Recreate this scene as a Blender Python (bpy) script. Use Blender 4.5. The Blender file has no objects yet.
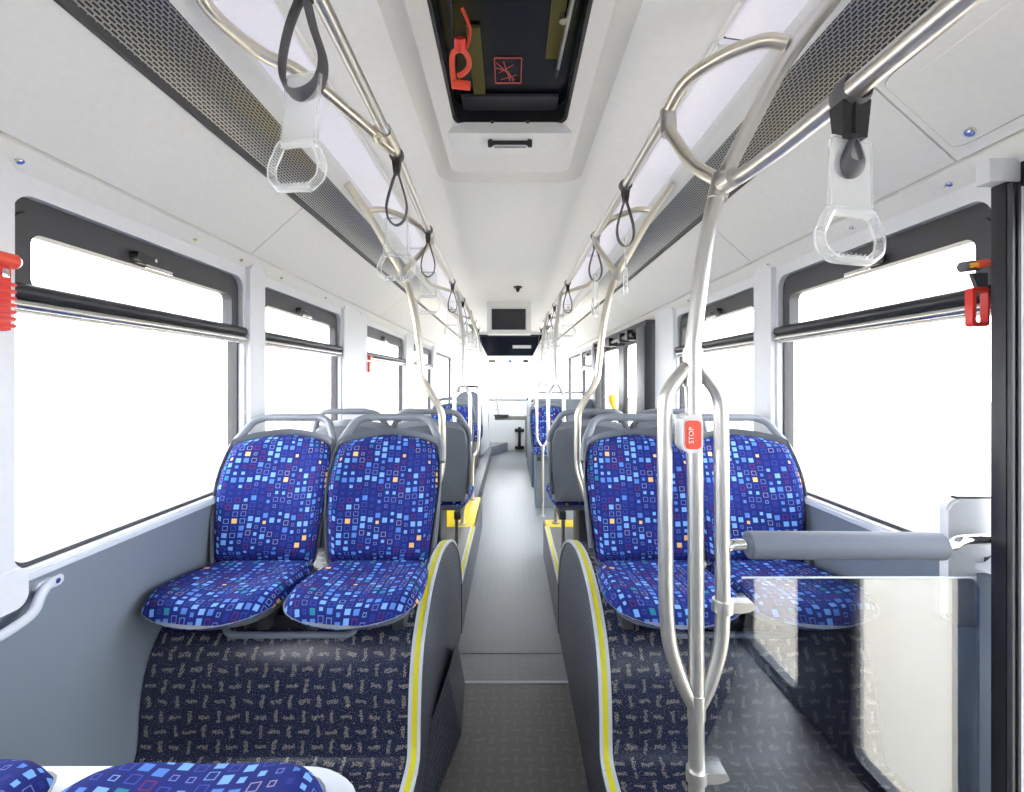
import bpy, bmesh, math, random
from mathutils import Vector, Matrix
random.seed(7)
sc = bpy.context.scene
COL = sc.collection
CZ = 1.5            # eye height above the aisle floor; builders below measure heights from the eye

# ---------------------------------------------------------------- camera, sky, exposure
cam_d = bpy.data.cameras.new('camera'); cam = bpy.data.objects.new('camera', cam_d); COL.objects.link(cam)
cam.location = (0, 0, CZ); cam.rotation_euler = (math.pi/2, 0, 0)
cam_d.sensor_width = 36; cam_d.lens = 480/1024*36; cam_d.clip_start = .02
cam_d.shift_x = 2/1024; cam_d.shift_y = -16/1024
sc.camera = cam
w = bpy.data.worlds.new('sky'); sc.world = w; w.use_nodes = True
w.node_tree.nodes['Background'].inputs[0].default_value = (.93, .97, 1, 1)
w.node_tree.nodes['Background'].inputs[1].default_value = 4.2
sc.view_settings.view_transform = 'Standard'; sc.view_settings.look = 'None'
sc.view_settings.exposure = 1.48; sc.view_settings.gamma = 1; sc.view_settings.use_curve_mapping = False
sc.cycles.max_bounces = 12; sc.cycles.diffuse_bounces = 7; sc.cycles.transparent_max_bounces = 24
sc.cycles.glossy_bounces = 5; sc.cycles.sample_clamp_indirect = 6
LAMP = .12

# ---------------------------------------------------------------- materials
def mat(name, col, rough=.5, metal=0, spec=.5, coat=0, bump=0, bscale=60, emit=0):
    m = bpy.data.materials.new(name); m.use_nodes = True; nt = m.node_tree
    p = nt.nodes['Principled BSDF']
    p.inputs['Roughness'].default_value = rough; p.inputs['Metallic'].default_value = metal
    p.inputs['Specular IOR Level'].default_value = spec; p.inputs['Coat Weight'].default_value = coat
    n = nt.nodes.new('ShaderNodeTexNoise'); n.inputs['Scale'].default_value = bscale; n.inputs['Detail'].default_value = 3
    t = nt.nodes.new('ShaderNodeTexCoord'); nt.links.new(t.outputs['Object'], n.inputs['Vector'])
    r = nt.nodes.new('ShaderNodeMix'); r.data_type = 'RGBA'
    r.inputs[6].default_value = (*[c*.95 for c in col], 1); r.inputs[7].default_value = (*[min(1, c*1.04) for c in col], 1)
    nt.links.new(n.outputs['Fac'], r.inputs[0]); nt.links.new(r.outputs[2], p.inputs['Base Color'])
    if bump:
        b = nt.nodes.new('ShaderNodeBump'); b.inputs['Strength'].default_value = bump; b.inputs['Distance'].default_value = .002
        nt.links.new(n.outputs['Fac'], b.inputs['Height']); nt.links.new(b.outputs[0], p.inputs['Normal'])
    if emit:
        p.inputs['Emission Color'].default_value = (*col, 1); p.inputs['Emission Strength'].default_value = emit
    return m

class NG:
    """tiny helper for node maths"""
    def __init__(s, m): s.nt = m.node_tree; s.n = s.nt.nodes; s.l = s.nt.links
    def m(s, op, a, b=0.0, c=0.0):
        x = s.n.new('ShaderNodeMath'); x.operation = op
        for i, v in enumerate((a, b, c)):
            if isinstance(v, (int, float)): x.inputs[i].default_value = v
            else: s.l.new(v, x.inputs[i])
        return x.outputs[0]
    def uv(s, k=1.0):
        t = s.n.new('ShaderNodeTexCoord'); v = s.n.new('ShaderNodeVectorMath'); v.operation = 'SCALE'
        v.inputs['Scale'].default_value = k; s.l.new(t.outputs['UV'], v.inputs[0])
        q = s.n.new('ShaderNodeSeparateXYZ'); s.l.new(v.outputs[0], q.inputs[0]); return q.outputs[0], q.outputs[1]
    def comb(s, x, y, z=0.0):
        q = s.n.new('ShaderNodeCombineXYZ')
        for i, v in enumerate((x, y, z)):
            if isinstance(v, (int, float)): q.inputs[i].default_value = v
            else: s.l.new(v, q.inputs[i])
        return q.outputs[0]
    def rnd(s, vec):
        q = s.n.new('ShaderNodeTexWhiteNoise'); q.noise_dimensions = '3D'; s.l.new(vec, q.inputs['Vector'])
        c = s.n.new('ShaderNodeSeparateColor'); s.l.new(q.outputs['Color'], c.inputs[0])
        return q.outputs['Value'], c.outputs[0], c.outputs[1], c.outputs[2]
    def noise(s, vec, scale, detail=2):
        q = s.n.new('ShaderNodeTexNoise'); q.inputs['Scale'].default_value = scale; q.inputs['Detail'].default_value = detail
        s.l.new(vec, q.inputs['Vector']); return q.outputs['Fac']
    def mix(s, f, a, b):
        x = s.n.new('ShaderNodeMix'); x.data_type = 'RGBA'
        if isinstance(f, (int, float)): x.inputs[0].default_value = f
        else: s.l.new(f, x.inputs[0])
        for i, v in ((6, a), (7, b)):
            if isinstance(v, tuple): x.inputs[i].default_value = (*v, 1)
            else: s.l.new(v, x.inputs[i])
        return x.outputs[2]
    def ramp(s, f, stops):
        r = s.n.new('ShaderNodeValToRGB'); r.color_ramp.interpolation = 'CONSTANT'
        e = r.color_ramp.elements
        e[0].position = stops[0][0]; e[0].color = (*stops[0][1], 1); e[1].position = stops[1][0]; e[1].color = (*stops[1][1], 1)
        for p, c in stops[2:]:
            q = e.new(p); q.color = (*c, 1)
        s.l.new(f, r.inputs[0]); return r.outputs[0]

def fabric():
    m = mat('seat_fabric', (.02, .03, .25), .85, spec=.2); g = NG(m); P = g.n['Principled BSDF']
    U, V = g.uv(1/.0285)
    col = g.m('FLOOR', U); _, a, b, c = g.rnd(g.comb(col, 3.1, .5))
    V2 = g.m('ADD', g.m('MULTIPLY', V, 1.12), a); row = g.m('FLOOR', V2)
    fx = g.m('ABSOLUTE', g.m('SUBTRACT', g.m('FRACT', U), .5)); fy = g.m('ABSOLUTE', g.m('SUBTRACT', g.m('FRACT', V2), .5))
    r1, r2, r3, r4 = g.rnd(g.comb(col, row, 7.7))
    h = g.m('MULTIPLY_ADD', g.m('GREATER_THAN', r2, .38), .11, .215)
    hy = g.m('MULTIPLY', h, 1.05)
    d = g.m('MAXIMUM', g.m('SUBTRACT', fx, h), g.m('SUBTRACT', fy, hy))
    outer = g.m('LESS_THAN', d, 0.0); inner = g.m('LESS_THAN', d, -.07)
    filled = g.m('GREATER_THAN', r3, .5)
    mask = g.m('SUBTRACT', outer, g.m('MULTIPLY', inner, g.m('SUBTRACT', 1.0, filled)))
    cf = g.ramp(r4, [(0, (.08, .20, .60)), (.30, (.17, .36, .80)), (.72, (.02, .03, .22)), (.87, (.02, .20, .30)), (.92, (.78, .48, .18))])
    co = g.ramp(r4, [(0, (.14, .19, .50)), (.30, (.16, .02, .10)), (.5, (.30, .28, .40)), (.62, (.04, .07, .36)), (.85, (.16, .30, .6))])
    colr = g.mix(filled, co, cf)
    base = g.mix(g.noise(g.comb(U, V), .35, 2), (.007, .015, .12), (.013, .024, .19))
    g.l.new(g.mix(mask, base, colr), P.inputs['Base Color'])
    return m

def vinyl(name, base, base2, fleck, rough=.35, amount=.5, cell=.052, spec=.5, bump=.15):
    m = mat(name, base, rough, spec=spec); g = NG(m); P = g.n['Principled BSDF']
    U, V = g.uv(1/cell)
    wob = g.m('MULTIPLY', g.m('SUBTRACT', g.noise(g.comb(U, V), 1.3, 2), .5), .5)
    U = g.m('ADD', U, wob); V = g.m('ADD', V, wob)
    cu = g.m('FLOOR', U); cv = g.m('FLOOR', V)
    par = g.m('FLOORED_MODULO', g.m('ADD', cu, cv), 2.0)
    fx = g.m('ABSOLUTE', g.m('SUBTRACT', g.m('FRACT', U), .5)); fy = g.m('ABSOLUTE', g.m('SUBTRACT', g.m('FRACT', V), .5))
    la = g.m('ADD', g.m('MULTIPLY', par, fx), g.m('MULTIPLY', g.m('SUBTRACT', 1.0, par), fy))
    sh = g.m('ADD', g.m('MULTIPLY', par, fy), g.m('MULTIPLY', g.m('SUBTRACT', 1.0, par), fx))
    fine = g.noise(g.comb(g.m('MULTIPLY', U, cell), g.m('MULTIPLY', V, cell)), 330, 3)
    fine2 = g.noise(g.comb(U, V), 5.5, 2)
    dash = g.m('MULTIPLY', g.m('LESS_THAN', la, .40), g.m('LESS_THAN', sh, g.m('MULTIPLY_ADD', fine2, .34, -.05)))
    k = g.m('MULTIPLY', dash, g.m('GREATER_THAN', fine, .49))
    k2 = g.m('GREATER_THAN', fine, .635)
    k = g.m('MULTIPLY', g.m('MAXIMUM', k, k2), amount)
    b = g.mix(g.noise(g.comb(U, V), .25, 3), base, base2)
    g.l.new(g.mix(k, b, fleck), P.inputs['Base Color'])
    bp = g.n.new('ShaderNodeBump'); bp.inputs['Strength'].default_value = bump; bp.inputs['Distance'].default_value = .002
    g.l.new(fine, bp.inputs['Height']); g.l.new(bp.outputs[0], P.inputs['Normal'])
    return m

def perforated():
    m = mat('perforated_metal', (.6, .58, .53), .28, metal=.9); g = NG(m); P = g.n['Principled BSDF']
    br = g.n.new('ShaderNodeTexBrick'); t = g.n.new('ShaderNodeTexCoord'); g.l.new(t.outputs['UV'], br.inputs['Vector'])
    br.inputs['Color1'].default_value = br.inputs['Color2'].default_value = (.012, .012, .014, 1)
    br.inputs['Mortar'].default_value = (.46, .455, .44, 1)
    br.inputs['Scale'].default_value = 1; br.inputs['Mortar Size'].default_value = .0022; br.inputs['Mortar Smooth'].default_value = .1
    br.inputs['Brick Width'].default_value = .021; br.inputs['Row Height'].default_value = .0088
    g.l.new(br.outputs['Color'], P.inputs['Base Color'])
    g.l.new(g.m('MULTIPLY', br.outputs['Fac'], .55), P.inputs['Metallic'])
    return m

def steel(name, col=(.66, .65, .63), rough=.31):
    m = mat(name, col, rough, metal=.86); g = NG(m); P = g.n['Principled BSDF']
    t = g.n.new('ShaderNodeTexCoord')
    f = g.noise(t.outputs['Object'], 25, 4)
    g.l.new(g.m('MULTIPLY_ADD', f, .04, rough-.02), P.inputs['Roughness'])
    return m

def pane_mat(name, gloss=.06, tint=(1, 1, 1), rough=.0):
    m = bpy.data.materials.new(name); m.use_nodes = True; nt = m.node_tree; nt.nodes.clear()
    o = nt.nodes.new('ShaderNodeOutputMaterial'); mx = nt.nodes.new('ShaderNodeMixShader')
    a = nt.nodes.new('ShaderNodeBsdfTransparent'); a.inputs[0].default_value = (*tint, 1)
    b = nt.nodes.new('ShaderNodeBsdfGlossy'); b.inputs['Roughness'].default_value = rough
    lw = nt.nodes.new('ShaderNodeLayerWeight'); lw.inputs[0].default_value = .35
    ma = nt.nodes.new('ShaderNodeMath'); ma.operation = 'MULTIPLY_ADD'; ma.inputs[1].default_value = .35; ma.inputs[2].default_value = gloss
    nt.links.new(lw.outputs['Fresnel'], ma.inputs[0]); nt.links.new(ma.outputs[0], mx.inputs[0])
    nt.links.new(a.outputs[0], mx.inputs[1]); nt.links.new(b.outputs[0], mx.inputs[2]); nt.links.new(mx.outputs[0], o.inputs[0])
    return m

def clear_mat():
    m = bpy.data.materials.new('clear_acrylic'); m.use_nodes = True; nt = m.node_tree; P = nt.nodes['Principled BSDF']
    P.inputs['Base Color'].default_value = (.93, .94, .95, 1); P.inputs['Roughness'].default_value = .08
    P.inputs['Coat Weight'].default_value = .6
    t = nt.nodes.new('ShaderNodeBsdfTransparent'); t.inputs[0].default_value = (.97, .98, .99, 1)
    mx = nt.nodes.new('ShaderNodeMixShader'); lw = nt.nodes.new('ShaderNodeLayerWeight'); lw.inputs[0].default_value = .45
    ma = nt.nodes.new('ShaderNodeMath'); ma.operation = 'MULTIPLY_ADD'; ma.inputs[1].default_value = .75; ma.inputs[2].default_value = .12
    nt.links.new(lw.outputs['Facing'], ma.inputs[0]); nt.links.new(ma.outputs[0], mx.inputs[0])
    nt.links.new(t.outputs[0], mx.inputs[1]); nt.links.new(P.outputs[0], mx.inputs[2])
    nt.links.new(mx.outputs[0], nt.nodes['Material Output'].inputs[0])
    return m

M = {}
M['fabric'] = fabric()
M['navy'] = vinyl('navy_flecked_vinyl', (.013, .017, .045), (.02, .026, .065), (.40, .38, .34), .26, .7, cell=.045)
M['navyside'] = vinyl('navy_side_vinyl', (.022, .027, .05), (.032, .038, .066), (.30, .31, .34), .36, .9, cell=.03)
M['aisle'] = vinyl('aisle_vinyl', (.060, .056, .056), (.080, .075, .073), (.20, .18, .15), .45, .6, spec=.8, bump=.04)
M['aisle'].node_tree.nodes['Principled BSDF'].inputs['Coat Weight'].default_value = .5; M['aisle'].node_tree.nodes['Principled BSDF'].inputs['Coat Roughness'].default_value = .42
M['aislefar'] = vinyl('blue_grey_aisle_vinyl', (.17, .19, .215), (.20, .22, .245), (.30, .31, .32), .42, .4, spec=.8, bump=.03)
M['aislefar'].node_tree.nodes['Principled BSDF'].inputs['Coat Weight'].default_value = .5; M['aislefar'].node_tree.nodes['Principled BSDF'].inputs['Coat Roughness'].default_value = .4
M['white'] = mat('white_panel', (.85, .86, .86), .45, spec=.35)
M['ceil'] = mat('ceiling_laminate', (.88, .89, .90), .5, spec=.3, bscale=35, bump=.1)
M['pillar'] = mat('pale_pillar_plastic', (.72, .74, .79), .4)
M['grey'] = mat('grey_side_panel', (.19, .225, .275), .42, bump=.08, bscale=400)
M['greymid'] = mat('grey_seat_shell', (.20, .22, .26), .4, bump=.05, bscale=300)
M['greydark'] = mat('dark_grey_shell', (.13, .145, .17), .45)
M['sill'] = mat('pale_sill', (.62, .66, .74), .35)
M['black'] = mat('black_rubber', (.012, .013, .018), .4)
M['charcoal'] = mat('charcoal_frame', (.045, .047, .055), .45, bump=.08, bscale=300)
M['steel'] = steel('brushed_steel'); M['warmsteel'] = steel('warm_brushed_steel', (.70, .66, .58), .32)
M['chrome'] = mat('chrome', (.8, .8, .8), .12, metal=1)
M['alu'] = mat('aluminium_bar', (.55, .54, .52), .25, metal=1)
M['vent'] = perforated()
M['lamp'] = mat('lamp_diffuser', (.80, .79, .88), .5, emit=LAMP)
M['glass'] = pane_mat('window_glass', .03)
M['doorglass'] = pane_mat('door_glass', .03)
M['screen_glass'] = pane_mat('partition_glass', .15, (.86, .9, .95))
M['clear'] = clear_mat()
M['strap'] = mat('grey_strap_webbing', (.10, .10, .115), .55)
M['dark'] = mat('dark_plastic', (.02, .02, .024), .4)
M['red'] = mat('red_plastic', (.72, .035, .025), .35)
M['redg'] = mat('bright_red', (.8, .08, .04), .3)
M['yellow'] = mat('yellow_strip', (.78, .72, .03), .45)
M['yellowfloor'] = vinyl('yellow_floor_vinyl', (.80, .58, .01), (.85, .64, .02), (.6, .5, .1), .35, .3)
M['palestrip'] = mat('pale_strip', (.62, .66, .72), .4)
M['hatchframe'] = mat('pale_grey_hatch_frame', (.72, .72, .70), .45)
M['hatchglass'] = mat('tinted_hatch_glass', (.004, .006, .014), .2, spec=.25)
M['hatchyel'] = mat('olive_strip', (.10, .085, .01), .5)
M['screen'] = mat('monitor_glass', (.02, .022, .03), .12)
M['foam'] = mat('blue_grey_foam', (.115, .135, .18), .6, bump=.15, bscale=500)
M['bell'] = mat('white_bell_case', (.75, .76, .78), .3)
M['paving'] = mat('beige_paving', (.45, .40, .325), .9, bump=.3, bscale=8)
M['olive'] = mat('olive_panel', (.25, .25, .22), .5)
M['orange'] = mat('orange_grip', (.85, .45, .04), .4)
M['blueplastic'] = mat('blue_hinge_cover', (.16, .26, .62), .5)
M['paper'] = mat('white_print', (.85, .85, .85), .6)
M['pink'] = mat('faint_red_print', (.55, .10, .09), .6)

# ---------------------------------------------------------------- mesh helpers
def V(*a): return Vector(a)
def at(px, py, d):
    """a place seen at that spot of the photograph, d metres ahead, height from the eye"""
    return Vector(((px-510)/480*d, d, (380-py)/480*d))
def bm_(): return bmesh.new()
def box(bm, x0, x1, y0, y1, z0, z1, bev=0):
    vs = [bm.verts.new((x, y, z)) for x in (x0, x1) for y in (y0, y1) for z in (z0, z1)]
    fs = [(0,1,3,2),(4,6,7,5),(0,4,5,1),(2,3,7,6),(0,2,6,4),(1,5,7,3)]
    F = [bm.faces.new([vs[i] for i in f]) for f in fs]
    if bev:
        es = list({e for f in F for e in f.edges})
        bmesh.ops.bevel(bm, geom=es, offset=bev, segments=2, profile=.6, affect='EDGES')
    return bm
def frame_basis(t):
    t = t.normalized(); u = V(0, 0, 1) if abs(t.z) < .9 else V(0, 1, 0)
    a = t.cross(u).normalized(); return a, a.cross(t).normalized()
def smooth_pts(pts, n=6):
    P = [Vector(p) for p in pts]
    if len(P) < 3: return P
    out = []
    for i in range(len(P)-1):
        p0 = P[max(i-1, 0)]; p1 = P[i]; p2 = P[i+1]; p3 = P[min(i+2, len(P)-1)]
        for k in range(n):
            t = k/n
            out.append(.5*((2*p1)+(p2-p0)*t+(2*p0-5*p1+4*p2-p3)*t*t+(3*p1-p0-3*p2+p3)*t**3))
    out.append(P[-1]); return out
def fillet(pts, r, n=5, closed=False):
    """round the corners of a polyline"""
    P = [Vector(p) for p in pts]; out = []; N = len(P)
    rng = range(N) if closed else range(1, N-1)
    if not closed: out.append(P[0])
    for i in rng:
        a, b, c = P[i-1], P[i], P[(i+1) % N]
        ra = min(r, (a-b).length*.48, (c-b).length*.48)
        s = b+(a-b).normalized()*ra; e = b+(c-b).normalized()*ra
        for k in range(n+1):
            t = k/n; out.append((1-t)**2*s+2*t*(1-t)*b+t*t*e)
    if not closed: out.append(P[-1])
    return out
def tube(bm, pts, r, seg=12, sm=False, closed=False, flat=1.0, up=None):
    P = smooth_pts(pts) if sm else [Vector(p) for p in pts]
    n = len(P); rings = []; a_prev = None
    for i, p in enumerate(P):
        if closed: t = P[(i+1) % n]-P[i-1]
        else: t = P[min(i+1, n-1)]-P[max(i-1, 0)]
        t = t.normalized()
        if a_prev is None:
            if up is not None: a = (Vector(up)-t*t.dot(Vector(up))).normalized()
            else: a, _ = frame_basis(t)
        else:
            a = a_prev-t*t.dot(a_prev)
            a = a.normalized() if a.length > 1e-5 else frame_basis(t)[0]
        a_prev = a; b = a.cross(t).normalized()
        rr = r[i] if isinstance(r, (list, tuple)) else r
        rings.append([bm.verts.new(p+a*math.cos(2*math.pi*k/seg)*rr+b*math.sin(2*math.pi*k/seg)*rr*flat) for k in range(seg)])
    for i in range(n if closed else n-1):
        R, S = rings[i], rings[(i+1) % n]
        for k in range(seg): bm.faces.new((R[k], R[(k+1) % seg], S[(k+1) % seg], S[k]))
    if not closed:
        bm.faces.new(rings[0]); bm.faces.new(rings[-1][::-1])
    return bm
def cyl(bm, a, b, r, seg=16): return tube(bm, [a, b], r, seg)
def rrect(x0, x1, y0, y1, r, n=6):
    pts = []
    for cx, cy, a0 in ((x1-r, y1-r, 0), (x0+r, y1-r, 90), (x0+r, y0+r, 180), (x1-r, y0+r, 270)):
        for k in range(n+1):
            a = math.radians(a0+90*k/n); pts.append((cx+r*math.cos(a), cy+r*math.sin(a)))
    return pts
def lin(P2, f):  # 2D points to 3D by f
    return [Vector(f(*p)) for p in P2]
def prism(bm, A, B):
    """solid between two matching 3D outlines"""
    a = [bm.verts.new(p) for p in A]; b = [bm.verts.new(p) for p in B]; n = len(a)
    bm.faces.new(a); bm.faces.new(b[::-1])
    for i in range(n): bm.faces.new((a[i], b[i], b[(i+1) % n], a[(i+1) % n]))
    return bm
def ring(bm, O0, I0, O1, I1):
    """hollow frame: outer and inner outlines at the front (0) and the back (1), same counts"""
    L = [[bm.verts.new(p) for p in X] for X in (O0, I0, I1, O1)]; n = len(O0)
    for j in range(4):
        A, B = L[j], L[(j+1) % 4]
        for i in range(n): bm.faces.new((A[i], A[(i+1) % n], B[(i+1) % n], B[i]))
    return bm
def sheet(bm, prof, y0, y1, thick, inward=V(0, 0, 1)):
    """a profile in (x,z) swept along y, given thickness on one side"""
    A = []; 
    for (x, z) in prof: A.append(V(x, 0, z))
    B = [p+inward*thick for p in A][::-1]
    out = A+B
    return prism(bm, [V(p.x, y0, p.z) for p in out], [V(p.x, y1, p.z) for p in out])
def auto_uv(bm):
    uv = bm.loops.layers.uv.verify(); bm.normal_update()
    for f in bm.faces:
        n = f.normal; k = max(range(3), key=lambda i: abs(n[i]))
        ia, ib = [(1, 2), (0, 2), (0, 1)][k]
        for l in f.loops: l[uv].uv = (l.vert.co[ia], l.vert.co[ib])

def obj(name, bm, m, parent=None, world=True, smooth=True, uv=True, recalc=True, angle=35):
    if recalc: bmesh.ops.recalc_face_normals(bm, faces=bm.faces)
    if uv: auto_uv(bm)
    if world:
        off = Vector((0, 0, CZ)); q = parent
        while q is not None: off = off-q.location; q = q.parent
        bmesh.ops.translate(bm, verts=bm.verts, vec=off)
        if parent is None:   # put the origin at the base of the object itself
            xs = [v.co for v in bm.verts]; lo = Vector([min(c[i] for c in xs) for i in range(3)]); hi = Vector([max(c[i] for c in xs) for i in range(3)])
            o0 = Vector(((lo.x+hi.x)/2, (lo.y+hi.y)/2, lo.z)); bmesh.ops.translate(bm, verts=bm.verts, vec=-o0)
    me = bpy.data.meshes.new(name); bm.to_mesh(me); bm.free()
    if smooth:
        for p in me.polygons: p.use_smooth = True
        try: me.set_sharp_from_angle(angle=math.radians(angle))
        except Exception: pass
    for x in (m if isinstance(m, list) else [m]): me.materials.append(M[x])
    o = bpy.data.objects.new(name, me); COL.objects.link(o)
    if parent is not None: o.parent = parent
    elif world: o.location = o0
    return o
SPLIT = {'joint', 'bar_end', 'side_rail', 'mounting_bracket', 'bolt', 'side_strip', 'cable', 'stay'}
_obj = obj
def obj(name, bm, m, parent=None, **k):
    if name not in SPLIT or parent is None: return _obj(name, bm, m, parent, **k)
    bm.verts.index_update(); left = set(bm.verts); o = None
    while left:
        st = [next(iter(left))]; isl = set(st)
        while st:
            v = st.pop()
            for e in v.link_edges:
                u = e.other_vert(v)
                if u not in isl: isl.add(u); st.append(u)
        left -= isl; nb = bmesh.new(); mp = {v: nb.verts.new(v.co) for v in isl}
        for f in bm.faces:
            if f.verts[0] in isl: nb.faces.new([mp[v] for v in f.verts])
        o = _obj(name, nb, m, parent, **k)
    bm.free(); return o
def tag(o, label, cat, group=None):
    o['label'] = label; o['category'] = cat
    if group: o['group'] = group
    return o
def thing(name, label, cat, loc=(0, 0, 0), group=None, rz=0, kind=None):
    o = bpy.data.objects.new(name, None); COL.objects.link(o); o.empty_display_size = .05
    o.location = Vector(loc)+Vector((0, 0, CZ)); o.rotation_euler = (0, 0, rz)
    if kind: o['kind'] = kind
    else: tag(o, label, cat, group)
    return o
def struct(name, bm, m, parent=None, **k):
    o = obj(name, bm, m, parent, **k)
    if parent is None: o['kind'] = 'structure'
    return o
def dup(o, loc, label, rz=None, group=None, scale=None):
    def cp(a, par):
        c = a.copy(); COL.objects.link(c); c.parent = par
        for ch in a.children: cp(ch, c)
        return c
    r = cp(o, None); r.location = Vector(loc)+Vector((0, 0, CZ)); r['label'] = label
    if rz is not None: r.rotation_euler = (0, 0, rz)
    if group: r['group'] = group
    if scale: r.scale = (scale,)*3
    return r

# ---------------------------------------------------------------- the setting
ZF, ZP = -1.5, -1.2          # aisle floor, side platforms
YB, YE = -2.2, 10.4          # rear wall, front end
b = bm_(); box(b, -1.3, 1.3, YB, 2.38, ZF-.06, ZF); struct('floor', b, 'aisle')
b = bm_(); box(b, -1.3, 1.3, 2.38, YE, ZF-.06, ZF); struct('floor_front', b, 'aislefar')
# thin raised joints in the aisle vinyl
for i, (y, w_) in enumerate(((2.37, .02), (2.63, .012))):
    b = bm_(); box(b, -.3, .3, y, y+w_, ZF-.002, ZF+.003); struct('trim_%d' % (60+i), b, 'palestrip' if i == 0 else 'aislefar')
# raised side platforms, with dark vinyl
def platform(side, y0, y1, m='navy'):
    s = side; b = bm_(); box(b, min(.29*s, 1.19*s), max(.29*s, 1.19*s), y0, y1, ZF, ZP, .004)
    return b
struct('floor_left_rear', platform(-1, -2.1, 2.0), 'navy'); struct('floor_left_front', platform(-1, 2.0, 3.92), 'aisle')
struct('floor_right_rear', platform(1, 1.22, 2.0), 'navy'); struct('floor_right_front', platform(1, 2.0, 3.92), 'aisle')
b = bm_(); box(b, .3, 1.19, -2.1, 1.2, ZF, -1.34); struct('floor_doorway', b, 'aisle')
b = bm_(); box(b, -1.19, -.3, 3.922, 4.92, ZF, ZP, .003); struct('floor_left_yellow', b, 'yellowfloor')
b = bm_(); box(b, .3, 1.19, 3.922, 4.12, ZF, ZP, .003); struct('floor_right_yellow', b, 'yellowfloor')
b = bm_(); box(b, -1.19, -.36, 4.922, 9.2, ZF, -1.3, .003); struct('floor_left_far', b, 'navyside')

# ceiling
b = bm_()
HX, HY0, HY1 = .215, .62, 1.75   # roof hatch opening
O = [(-.56, YB), (.56, YB), (.56, YE-1.2), (-.56, YE-1.2)]
box(b, -.56, -HX-.05, YB, YE-1.2, .9, .94); box(b, HX+.05, .56, YB, YE-1.2, .9, .94)
box(b, -HX-.05, HX+.05, YB, HY0, .9, .94); box(b, -HX-.05, HX+.05, HY1, YE-1.2, .9, .94)
struct('ceiling', b, 'ceil', smooth=False)
prof_side = [(.90, .76), (1.13, .553)]
ledge = [(1.132, .542), (1.15, .524), (1.165, .502), (1.215, .475)]
def mirror(p, s): return [(x*s, z) for x, z in p]
SEAMS = {-1: [-2.2, .2, 2.1, 4.2, 6.3, 8.0, 10.2], 1: [-2.2, .1, 1.215, 2.25, 4.3, 6.4, 8.2, 10.2]}
k = 0
for s, nm in ((-1, 'left'), (1, 'right')):
    yy = SEAMS[s]
    for a, c in zip(yy[:-1], yy[1:]):
        b = bm_(); sheet(b, mirror(prof_side, s), a+.003, c-.003, .03, V(.6*s, 0, .8))
        box(b, min(.9*s, .92*s), max(.9*s, .92*s), a+.003, c-.003, .77, .80)
        struct('ceiling_panel_%s_%d' % (nm, k), b, 'white'); k += 1
    b = bm_(); sheet(b, mirror(ledge, s), YB, 10.2, .03, V(.5*s, 0, .8)); struct('ceiling_ledge_%s' % nm, b, 'white', angle=60)
    # ridge between lamp and vent
    b = bm_(); sheet(b, mirror([(.705, .895), (.72, .866), (.745, .853), (.765, .85)], s), YB, 10.0, .03, V(0, 0, 1)); struct('trim_ridge_%s' % nm, b, 'white', angle=60)
    b = bm_(); sheet(b, mirror([(.885, .775), (.893, .752), (.905, .752)], s), YB, 10.0, .012, V(.3*s, 0, .9)); struct('trim_vent_edge_%s' % nm, b, 'charcoal')
    # shell above, closes the roof
    b = bm_(); sheet(b, mirror([(.5, .98), (.95, .92), (1.33, .5)], s), YB, YE, .03, V(0, 0, 1)); struct('roof_%s' % nm, b, 'charcoal'); bpy.data.objects['roof_%s' % nm]['kind'] = 'structure'
    # perforated ventilation strip, concave
    pv = []
    for i in range(9):
        t = i/8; x = .762+(.89-.762)*t; z = .852+(.765-.852)*t; h = math.sin(math.pi*t)*.014
        pv.append((x+h*.5, z+h*.8))
    b = bm_(); uv = b.loops.layers.uv.verify(); L = 0; acc = [0]
    for i in range(1, 9):
        L += math.dist(pv[i], pv[i-1]); acc.append(L)
    for side_ in (0, 1):
        rows = [[b.verts.new((x*s, y, z+side_*.006)) for (x, z) in pv] for y in (YB, 10.0)]
        for i in range(8):
            f = b.faces.new((rows[0][i], rows[0][i+1], rows[1][i+1], rows[1][i]))
            for l, (u_, v_) in zip(f.loops, ((YB, acc[i]), (YB, acc[i+1]), (10.0, acc[i+1]), (10.0, acc[i]))): l[uv].uv = (u_, v_)
    o = obj('ceiling_vent', b, 'vent', uv=False)
    tag(o, 'long perforated metal ventilation strip above the %s-hand windows' % nm, 'vent', 'perforated ceiling strips')
    # lamp diffusers
    seg = [(-1.2, 1.0), (1.02, 3.2), (3.22, 5.4), (5.42, 7.6)] if s < 0 else [(-1.2, 1.25), (1.27, 3.4), (3.42, 5.6), (5.62, 7.8)]
    wh = ['nearest the camera, over the first hanging straps', 'second from the camera', 'third from the camera', 'farthest from the camera, towards the windscreen']
    for (a, c), wd in zip(seg, wh):
        t = thing('ceiling_light', 'long lavender-white ceiling light over the %s-hand side, %s' % (nm, wd), 'light', (s*.62, (a+c)/2, .88), 'long ceiling light panels')
        pr = [(.552, .899), (.565, .892), (.62, .884), (.68, .884), (.702, .892)]
        b = bm_(); sheet(b, mirror(pr, s), a, c, .012); obj('diffuser', b, 'lamp', t, angle=70)
        b = bm_()
        box(b, min(s*.543, s*.552), max(s*.543, s*.552), a, c, .886, .90); box(b, min(s*.552, s*.70), max(s*.552, s*.70), a, a+.006, .878, .89); obj('edge_frame', b, 'white', t)

# rear and front ends
b = bm_(); box(b, -1.3, 1.3, YB-.05, YB, ZF, 1.0); struct('wall_rear', b, 'white')

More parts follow.
